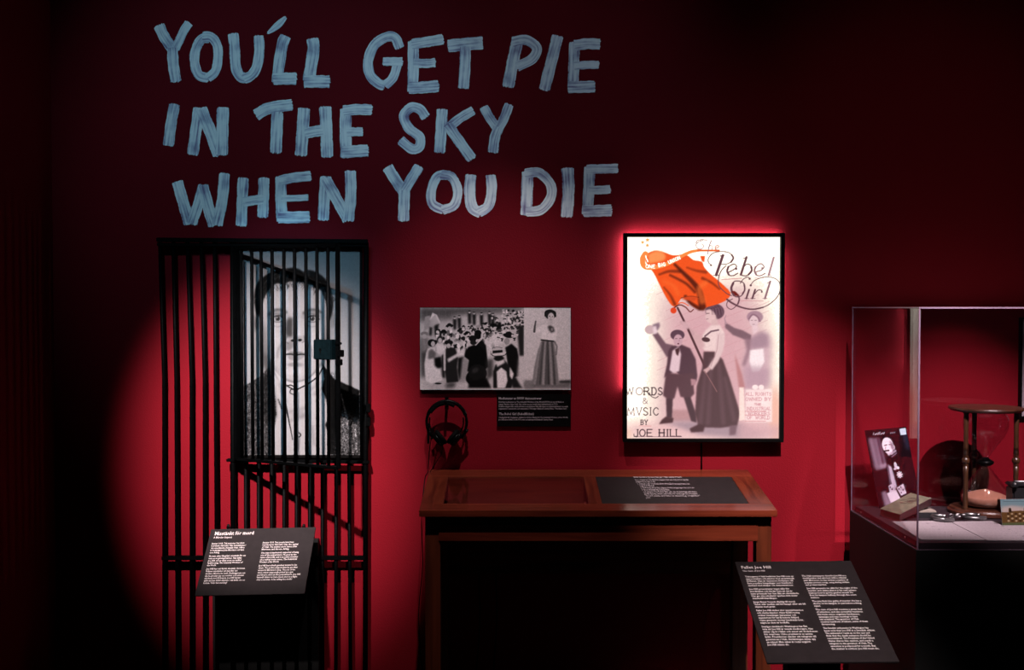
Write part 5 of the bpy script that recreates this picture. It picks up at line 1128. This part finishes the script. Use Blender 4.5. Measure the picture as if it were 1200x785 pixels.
# postcard and black case
pcz = ZD + .0045
p0 = G(1174.5, 615.5, pcz); p1 = Vector((p0.x + .155, p0.y + .004, pcz)); up_ = Vector((0, .028, 0)); hgt = (615.5 - 585.8) * (p0.y - CAMY) / F
pc = empty('postcard', p0, 'colour postcard of buildings under a pale blue sky standing at the right edge', 'postcard')
cP = [p0 + Vector((0, .02, hgt)), p1 + Vector((0, .02, hgt)), p1, p0]
k = MB(); k.hexa(cP + [p + Vector((0, .002, 0)) for p in cP]); k.done('card', M_paper, pc)
I = Ink(0, 0, 150, 100, 1.0, (.50, .63, .66)); I.R(0, 0, 1)
I.poly([(0, 30), (40, 24), (90, 30), (150, 28), (150, 60), (0, 60)], (.84, .76, .72), .9, 5); I.poly([(0, 50), (26, 50), (28, 34), (34, 34), (36, 46), (70, 44), (100, 46), (150, 50), (150, 92), (0, 92)], (.42, .30, .16), 1, .6)
I.poly([(30, 34), (36, 34), (38, 50), (28, 50)], (.20, .13, .08), 1, .3); I.poly([(82, 36), (96, 28), (150, 20), (150, 80), (90, 70)], (.10, .14, .12), 1, 2)
for r_ in range(4):
    for q_ in range(5): I.blob(24 + q_ * 14, 56 + r_ * 9, 4.5, 3.4, (.78, .70, .58) if (q_ + r_) % 2 else (.25, .16, .10), .9, 0, .3)
I.poly([(0, 90), (150, 88), (150, 100), (0, 100)], (.36, .40, .26), 1, .8); I.line([(10, 8), (100, 9)], 1.5, (.25, .35, .4), .8)
I.mesh('print', [p + Vector((0, -.0007, 0)) for p in cP], M_print, pc, 0.32)
bc = empty('leather_case', (p0.x + .09, 4.11 + CAMY, ZD), 'black leather case with steel fittings behind the postcard, cut by the right edge', 'case')
a = D(1178.0, 565, 4.145); a.y = 4.08 + CAMY; a.z = D(1178, 566, 4.08).z
box('body', (a.x, a.y, ZD + .005), (a.x + .19, a.y + .062, a.z - .014), M_leather, bc, .006)
box('lid', (a.x - .003, a.y - .003, a.z - .014), (a.x + .19, a.y + .064, a.z - .002), M_leather, bc, .004)
k = MB(); k.tube([(a.x + .01, a.y + .012, a.z + .004), (a.x + .06, a.y + .02, a.z + .001), (a.x + .12, a.y + .012, a.z + .004)], .005, 8); k.done('metal_bar', M_steel, bc, True)
k = MB(); k.lathe([(.001, -.012), (.010, -.011), (.012, 0), (.010, .011), (.001, .012)], (a.x + .004, a.y - .004, a.z - .006), 16, Matrix(((1, 0, 0), (0, 0, -1), (0, 1, 0)))); k.done('clasp', M_leather, bc, True)

# framed picture at the right edge
a = U(1196.4, 372, -0.02); b = U(1330, 490, -0.02)
fp = empty('framed_picture', ((a.x + b.x) / 2, -0.01, b.z), 'black framed grey picture on the wall at the extreme right edge', 'picture')
w_ = .008
for q in ((a.x, b.z, a.x + w_, a.z), (b.x - w_, b.z, b.x, a.z), (a.x + w_, b.z, b.x - w_, b.z + w_), (a.x + w_, a.z - w_, b.x - w_, a.z)):
    box('frame_bar', (q[0], -0.022, q[1]), (q[2], -0.001, q[3]), M_frame, fp)
box('picture_sheet', (a.x + w_, -0.012, b.z + w_), (b.x - w_, -0.002, a.z - w_), M_paper, fp)
